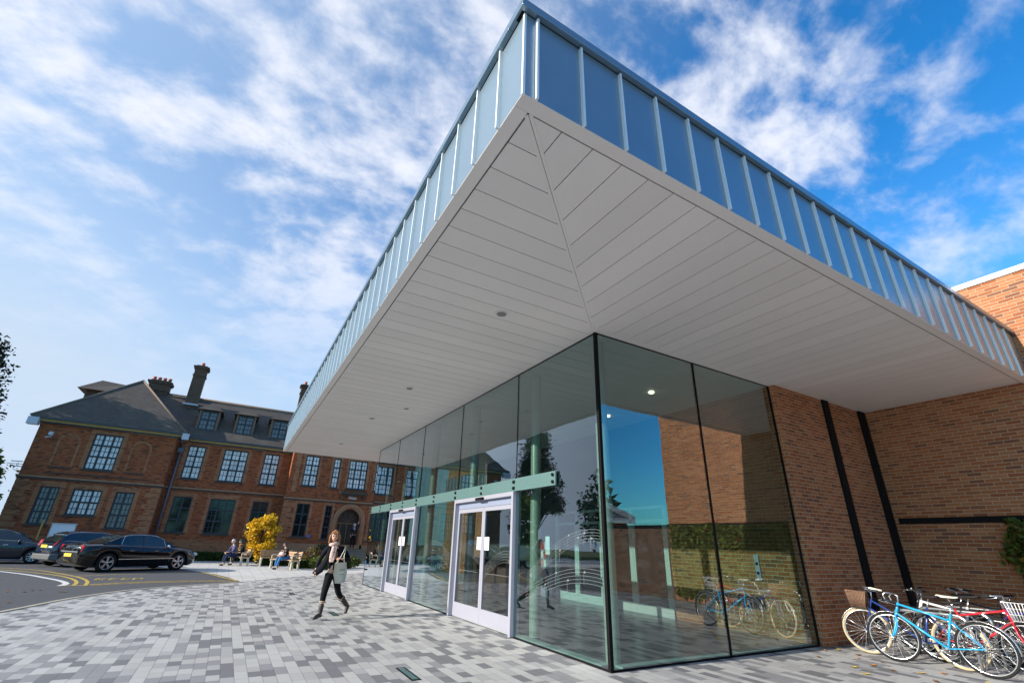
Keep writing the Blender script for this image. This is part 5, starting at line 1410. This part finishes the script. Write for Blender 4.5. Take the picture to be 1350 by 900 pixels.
# --- generic seated person facing direction ang (0 = +x)
def seated(x, y, ang, label, coat, legs, hairc, hairlen=0, bare=False, lean=.12, hat=None, seat=.46, skinm=SK, bun=False, female=False, bag=None, knees=.13):
    t = empty('person', (x, y, 0), ang, label, 'person', 'people sitting on the benches')
    k = .93 if female else 1.0
    A = dict(pel=(0,0,seat+.10), wa=(.03,0,seat+.26*k), ch=(.02+lean*.7,0,seat+.46*k), nk=(.03+lean,0,seat+.60*k), hd=(.05+lean*1.15,0,seat+.68*k))
    J = {a: (V_(p), r_) for (a, p), r_ in zip(A.items(), [(.14,.12),(.12,.10),(.14,.10),.05,.05])}
    for s, n in ((1,'L'),(-1,'R')):
        J['sh'+n] = (V_((.02+lean*.85, s*.18*k, seat+.53*k)), .05); J['el'+n] = (V_((.12+lean, s*.22, seat+.27)), .037); J['wr'+n] = (V_((.36+lean*.6, s*.07, seat+.22)), .026)
        J['hi'+n] = (V_((.04, s*.09, seat+.07)), .085); J['kn'+n] = (V_((.46, s*knees, seat+.06)), .058); J['an'+n] = (V_((.50 + (.08 if s > 0 else -.04), s*knees, .09)), .038)
    ED = [('pel','wa'),('wa','ch'),('ch','nk'),('nk','hd')]
    for n in 'LR': ED += [('ch','sh'+n),('sh'+n,'el'+n),('el'+n,'wr'+n),('pel','hi'+n),('hi'+n,'kn'+n),('kn'+n,'an'+n)]
    g = G(); skel(g, J, ED, root='pel')
    hc = J['hd'][0]+V_((.03,0,.09)); fw = head(g, hc, (1,0,-.25), .098*k)
    for s, n in ((1,'L'),(-1,'R')): hand(g, J['wr'+n][0], (1,-s*.35,-.15), (0,0,-1), s=s, curl=.6)
    g.build('body', [skinm, M_eye, M_lip], t, local=True)
    g = G(); st = []
    if hairlen:
        for s in (-1,1): st.append(([(.0,s*.7,.5),(-.1,s*.95,-.2),(-.2,s*.9,-1.0),(-.3,s*.8,-hairlen)], [.3,.34,.3,.12]))
        st.append(([(-.7,0,.5),(-.95,0,-.3),(-.85,0,-hairlen)], [.4,.5,.3]))
    if bun: g.ell(hc+V_((-.07,0,.10)), (.045,.045,.045))
    hairshell(g, hc, fw, .098*k, st); g.build('hair', hairc, t, local=True)
    g = G(); D = {'ch': (J['ch'][0], (.155,.12)), 'wa': (J['wa'][0], (.145,.12)), 'pl': (J['pel'][0]+V_((.0,0,.02)), (.16,.13)), 'nk': (J['nk'][0]-V_((0,0,.03)), .065)}
    E2 = [('ch','wa'),('wa','pl'),('ch','nk')]
    for n in 'LR':
        D['s'+n] = (J['sh'+n][0], .068); D['e'+n] = (J['el'+n][0], .052); E2 += [('ch','s'+n),('s'+n,'e'+n)]
        if not bare: D['w'+n] = (J['el'+n][0].lerp(J['wr'+n][0], .9), .04); E2 += [('e'+n,'w'+n)]
    skel(g, D, E2, root='ch'); g.build('jacket' if not bare else 'top', coat, t, local=True)
    g = G(); D = {'p': (J['pel'][0], (.15,.125))}; E2 = []
    for n in 'LR':
        D['h'+n] = (J['hi'+n][0], .098); D['k'+n] = (J['kn'+n][0], .072); D['a'+n] = (J['kn'+n][0].lerp(J['an'+n][0], .9), .055); E2 += [('p','h'+n),('h'+n,'k'+n),('k'+n,'a'+n)]
    skel(g, D, E2, root='p'); g.build('trousers', legs, t, local=True)
    for n in 'LR':
        a = J['an'+n][0]; g = G(); chain(g, [a+V_((-.05,0,-.045)), a+V_((.03,0,-.045)), a+V_((.17,0,-.058))], [.04,.042,.03]); g.build('shoe', M_trim, t, local=True)
    return t
M_grey_hair = plain('white_hair', (.55,.50,.47), .7); M_dk_hair = plain('dark_hair', (.03,.018,.012), .5)
M_coat1 = plain('blue_anorak', (.03,.045,.13), .7, 0., .2, 10.); M_coat2 = plain('dark_coat', (.02,.022,.028), .8); M_jean = plain('blue_jeans', (.05,.16,.36), .85, 0., .25, 14.); M_nvtr = plain('navy_trousers', (.02,.03,.075), .85)
fa = R(208)
seated(.62, 31.62, fa, 'man with thin white hair and blue anorak, nearer the front of the left bench', M_coat1, M_nvtr, M_grey_hair)
p2 = seated(1.02, 32.15, fa, 'person in dark coat, green headscarf and ochre scarf beside the white-haired man', M_coat2, M_trim, plain('green_headscarf', (.03,.09,.06), .85), hairlen=.6)
g = G(); g.tube([(.17+.09*math.cos(6.2832*i/12), .085*math.sin(6.2832*i/12), 1.07) for i in range(12)], .035, 8, closed=True); chain(g, [V_((.24,.05,1.04)),V_((.28,.05,.86)),V_((.29,.05,.72))], [.04,.04,.025]); g.build('scarf', plain('ochre_scarf', (.42,.22,.07), .9), p2, local=True)
p3 = seated(3.0, 28.35, fa, 'dark-haired woman in blue jeans and black top sitting alone on the right bench', plain('black_top', (.015,.017,.018), .8), M_jean, M_dk_hair, hairlen=1.2, bare=True, bun=True, female=True)
hb_ = empty('handbag', (2.72, 28.2, .62), fa, 'pale pink handbag on the lap of the woman in jeans', 'bag')
g = G(); g.ell((0,0,.10), (.13,.20,.12)); g.build('bag_body', plain('pale_pink_leather', (.70,.48,.42), .6), hb_, local=True); g = G(); g.tube([(0,-.12,.16),(0,-.08,.27),(0,.08,.27),(0,.12,.16)], .01, 5); g.build('strap', MC['pale_pink_leather'], hb_, local=True)
# --- person standing on the entrance steps, arm raised
ps = empty('person', (8.05, 36.45, .898), R(-90), 'person in dark clothes with one arm raised, standing on the entrance steps behind the woman', 'person')
g = G(); J = dict(pel=(V_((0,0,.92)),(.13,.10)), wa=(V_((0,0,1.08)),(.11,.09)), ch=(V_((0,0,1.30)),(.14,.10)), nk=(V_((0,0,1.46)),.05), hd=(V_((.01,0,1.53)),.05))
ED = [('pel','wa'),('wa','ch'),('ch','nk'),('nk','hd')]
for s, n, el, wr in ((1,'L',(.05,.30,1.55),(.1,.22,1.78)),(-1,'R',(.02,-.25,1.14),(.14,-.22,.92))):
    J['sh'+n] = (V_((0,s*.19,1.41)),.05); J['el'+n] = (V_(el),.037); J['wr'+n] = (V_(wr),.026); J['hi'+n] = (V_((0,s*.09,.88)),.085); J['kn'+n] = (V_((.03,s*.10,.48)),.055); J['an'+n] = (V_((0,s*.10,.09)),.038)
    ED += [('ch','sh'+n),('sh'+n,'el'+n),('el'+n,'wr'+n),('pel','hi'+n),('hi'+n,'kn'+n),('kn'+n,'an'+n)]
skel(g, J, ED, root='pel'); hc = V_((.03,0,1.63)); fw = head(g, hc, (1,.2,0), .1)
hand(g, J['wrL'][0], (0,0,1), (1,0,0), s=1, curl=.3); hand(g, J['wrR'][0], (0,0,-1), (0,1,0), s=-1, curl=.4)
g.build('body', [SK, M_eye, M_lip], ps, local=True)
g = G(); hairshell(g, hc, fw, .1, []); g.build('hair', M_grey_hair, ps, local=True)
g = G(); D = {'ch': (J['ch'][0],(.16,.12)), 'wa': (J['wa'][0],(.14,.11)), 'pl': (J['pel'][0],(.15,.12)), 'nk': (J['nk'][0]-V_((0,0,.03)),.06)}; E2 = [('ch','wa'),('wa','pl'),('ch','nk')]
for n in 'LR': D['s'+n] = (J['sh'+n][0],.068); D['e'+n] = (J['el'+n][0],.053); D['w'+n] = (J['el'+n][0].lerp(J['wr'+n][0],.85),.04); E2 += [('ch','s'+n),('s'+n,'e'+n),('e'+n,'w'+n)]
skel(g, D, E2, root='ch'); g.build('jacket', M_coat2, ps, local=True)
g = G(); g.tube([(.0+.10*math.cos(6.2832*i/12), .09*math.sin(6.2832*i/12), 1.46) for i in range(12)], .03, 8, closed=True); g.build('scarf', plain('bright_blue_scarf', (.03,.15,.55), .8), ps, local=True)
g = G(); D = {'p': (J['pel'][0],(.14,.11))}; E2 = []
for n in 'LR': D['h'+n] = (J['hi'+n][0],.095); D['k'+n] = (J['kn'+n][0],.07); D['a'+n] = (J['an'+n][0]+V_((0,0,.02)),.055); E2 += [('p','h'+n),('h'+n,'k'+n),('k'+n,'a'+n)]
skel(g, D, E2, root='p'); g.build('trousers', M_tr, ps, local=True)
for n in 'LR': a = J['an'+n][0]; g = G(); chain(g, [a+V_((-.05,0,-.045)), a+V_((.03,0,-.045)), a+V_((.16,0,-.058))], [.04,.042,.03]); g.build('shoe', M_trim, ps, local=True)
# ------------------------------------------------------------------ SKY, SUN, CAMERA
SUN_EL = 22.0; SUN_AZ_VEC = Vector((-1.0, .045, 0)).normalized()
sun_dir = Vector((SUN_AZ_VEC.x*math.cos(R(SUN_EL)), SUN_AZ_VEC.y*math.cos(R(SUN_EL)), math.sin(R(SUN_EL))))
ld = bpy.data.lights.new('sun', 'SUN'); ld.energy = 5.0; ld.angle = R(.5); ld.color = (1, .93, .82)
lo = bpy.data.objects.new('sun', ld); COL.objects.link(lo); lo.rotation_euler = sun_dir.to_track_quat('Z', 'Y').to_euler(); lo.location = sun_dir*60
W = bpy.data.worlds.new('World'); SC.world = W; W.use_nodes = True; nt = W.node_tree; nt.nodes.clear()
out = nd(nt, 'ShaderNodeOutputWorld'); bg = nd(nt, 'ShaderNodeBackground'); lk(nt, bg.outputs[0], out.inputs[0])
bg.inputs['Strength'].default_value = .13
sky = nd(nt, 'ShaderNodeTexSky', sky_type='NISHITA'); sky.sun_disc = False
sky.sun_elevation = R(SUN_EL); sky.sun_rotation = math.atan2(sun_dir.x, sun_dir.y)
sky.altitude = 50; sky.air_density = 1.0; sky.dust_density = .6; sky.ozone_density = 2.2
tc = nd(nt, 'ShaderNodeTexCoord'); sp = nd(nt, 'ShaderNodeSeparateXYZ'); lk(nt, tc.outputs['Generated'], sp.inputs[0])
z = mth(nt, 'ADD', mth(nt, 'MAXIMUM', sp.outputs[2], 0.), .34)
cv = nd(nt, 'ShaderNodeCombineXYZ'); lk(nt, mth(nt, 'DIVIDE', sp.outputs[0], z), cv.inputs[0]); lk(nt, mth(nt, 'DIVIDE', sp.outputs[1], z), cv.inputs[1])
P = cv.outputs[0]
def wnoise(vec, sc, det, rough, dist=0., off=(0,0,0), stretch=(1,1,1), rot=0):
    mp = nd(nt, 'ShaderNodeMapping'); mp.inputs['Location'].default_value = off; mp.inputs['Scale'].default_value = stretch; mp.inputs['Rotation'].default_value = (0,0,rot)
    lk(nt, vec, mp.inputs[0]); n = nd(nt, 'ShaderNodeTexNoise'); n.inputs['Scale'].default_value = sc; n.inputs['Detail'].default_value = det; n.inputs['Roughness'].default_value = rough; n.inputs['Distortion'].default_value = dist
    lk(nt, mp.outputs[0], n.inputs['Vector']); return n.outputs['Fac']
big = wnoise(P, .9, 3, .5, .2, (3.1,1.7,0))
mot = wnoise(P, 8.0, 5, .58, .15, (1.2,4.4,0), (1,1.35,1), R(30))
fine = wnoise(P, 2.2, 9, .62, .35, (7.7,.3,0), (1,1.2,1), R(30))
s = mth(nt, 'MULTIPLY_ADD', big, .75, mth(nt, 'MULTIPLY_ADD', fine, .80, mth(nt, 'MULTIPLY', mot, .85)))
s = mth(nt, 'ADD', s, mth(nt, 'MULTIPLY_ADD', sp.outputs[1], .06, mth(nt, 'MULTIPLY', sp.outputs[2], .10)))
mr = nd(nt, 'ShaderNodeMapRange'); mr.interpolation_type = 'SMOOTHSTEP'; lk(nt, s, mr.inputs[0]); mr.inputs[1].default_value = 1.14; mr.inputs[2].default_value = 1.50
clr = nd(nt, 'ShaderNodeMapRange'); clr.interpolation_type = 'SMOOTHSTEP'; lk(nt, sp.outputs[1], clr.inputs[0]); clr.inputs[1].default_value = -.25; clr.inputs[2].default_value = .2; clr.inputs[3].default_value = .12
cf = mth(nt, 'MULTIPLY', mr.outputs[0], clr.outputs[0])
hf = nd(nt, 'ShaderNodeMapRange'); hf.interpolation_type = 'SMOOTHSTEP'; lk(nt, sp.outputs[2], hf.inputs[0]); hf.inputs[1].default_value = .22; hf.inputs[2].default_value = .62
cf = mth(nt, 'MULTIPLY', cf, mth(nt, 'MULTIPLY_ADD', hf.outputs[0], .80, .14))
dt = nd(nt, 'ShaderNodeVectorMath', operation='DOT_PRODUCT'); lk(nt, tc.outputs['Generated'], dt.inputs[0]); dt.inputs[1].default_value = tuple(sun_dir)
veil = nd(nt, 'ShaderNodeMapRange'); veil.interpolation_type = 'SMOOTHSTEP'; lk(nt, dt.outputs['Value'], veil.inputs[0]); veil.inputs[1].default_value = -.35; veil.inputs[2].default_value = .8
sat = nd(nt, 'ShaderNodeHueSaturation'); sat.inputs['Saturation'].default_value = 1.25; lk(nt, sky.outputs[0], sat.inputs['Color'])
base = mix(nt, 1.0, sat.outputs[0], (.36,1.12,1.38), 'MULTIPLY')
lowf = nd(nt, 'ShaderNodeMapRange'); lowf.interpolation_type = 'SMOOTHSTEP'; lk(nt, sp.outputs[2], lowf.inputs[0]); lowf.inputs[1].default_value = .68; lowf.inputs[2].default_value = .0
cl = mix(nt, fine, (3.2,3.6,4.5), (5.7,5.7,5.9))
vf = mth(nt, 'ADD', mth(nt, 'MULTIPLY', veil.outputs[0], .60), mth(nt, 'MULTIPLY', lowf.outputs[0], mth(nt, 'MULTIPLY_ADD', sp.outputs[1], .65, .22, clamp=True)), clamp=True)
c1 = mix(nt, vf, base, (3.0,3.7,4.6))
c2 = mix(nt, cf, c1, cl)
lk(nt, c2, bg.inputs[0])

cam = bpy.data.cameras.new('camera'); co = bpy.data.objects.new('camera', cam); COL.objects.link(co)
yaw, pit, rol = 0.510378876, 0.394750063, 0.0344958139
f_ = Vector((math.sin(yaw)*math.cos(pit), math.cos(yaw)*math.cos(pit), math.sin(pit)))
r_ = f_.cross(Vector((0,0,1))).normalized(); u_ = r_.cross(f_)
r2 = r_*math.cos(rol)+u_*math.sin(rol); u2 = -r_*math.sin(rol)+u_*math.cos(rol)
Mx = Matrix((r2, u2, -f_)).transposed().to_4x4(); Mx.translation = Vector((0,0,1.5))
co.matrix_world = Mx
cam.sensor_width = 36; cam.lens = 595.88679/1350*36; cam.shift_x = (675-668.043)/1350; cam.shift_y = (470.581-450)/1350
cam.clip_start = .05; cam.clip_end = 2000
SC.camera = co
SC.view_settings.view_transform = 'Standard'; SC.view_settings.look = 'None'; SC.view_settings.exposure = .65; SC.view_settings.gamma = 1
SC.render.engine = 'CYCLES'; SC.cycles.max_bounces = 10; SC.cycles.transparent_max_bounces = 16; SC.cycles.sample_clamp_indirect = 6
SC.cycles.use_denoising = True
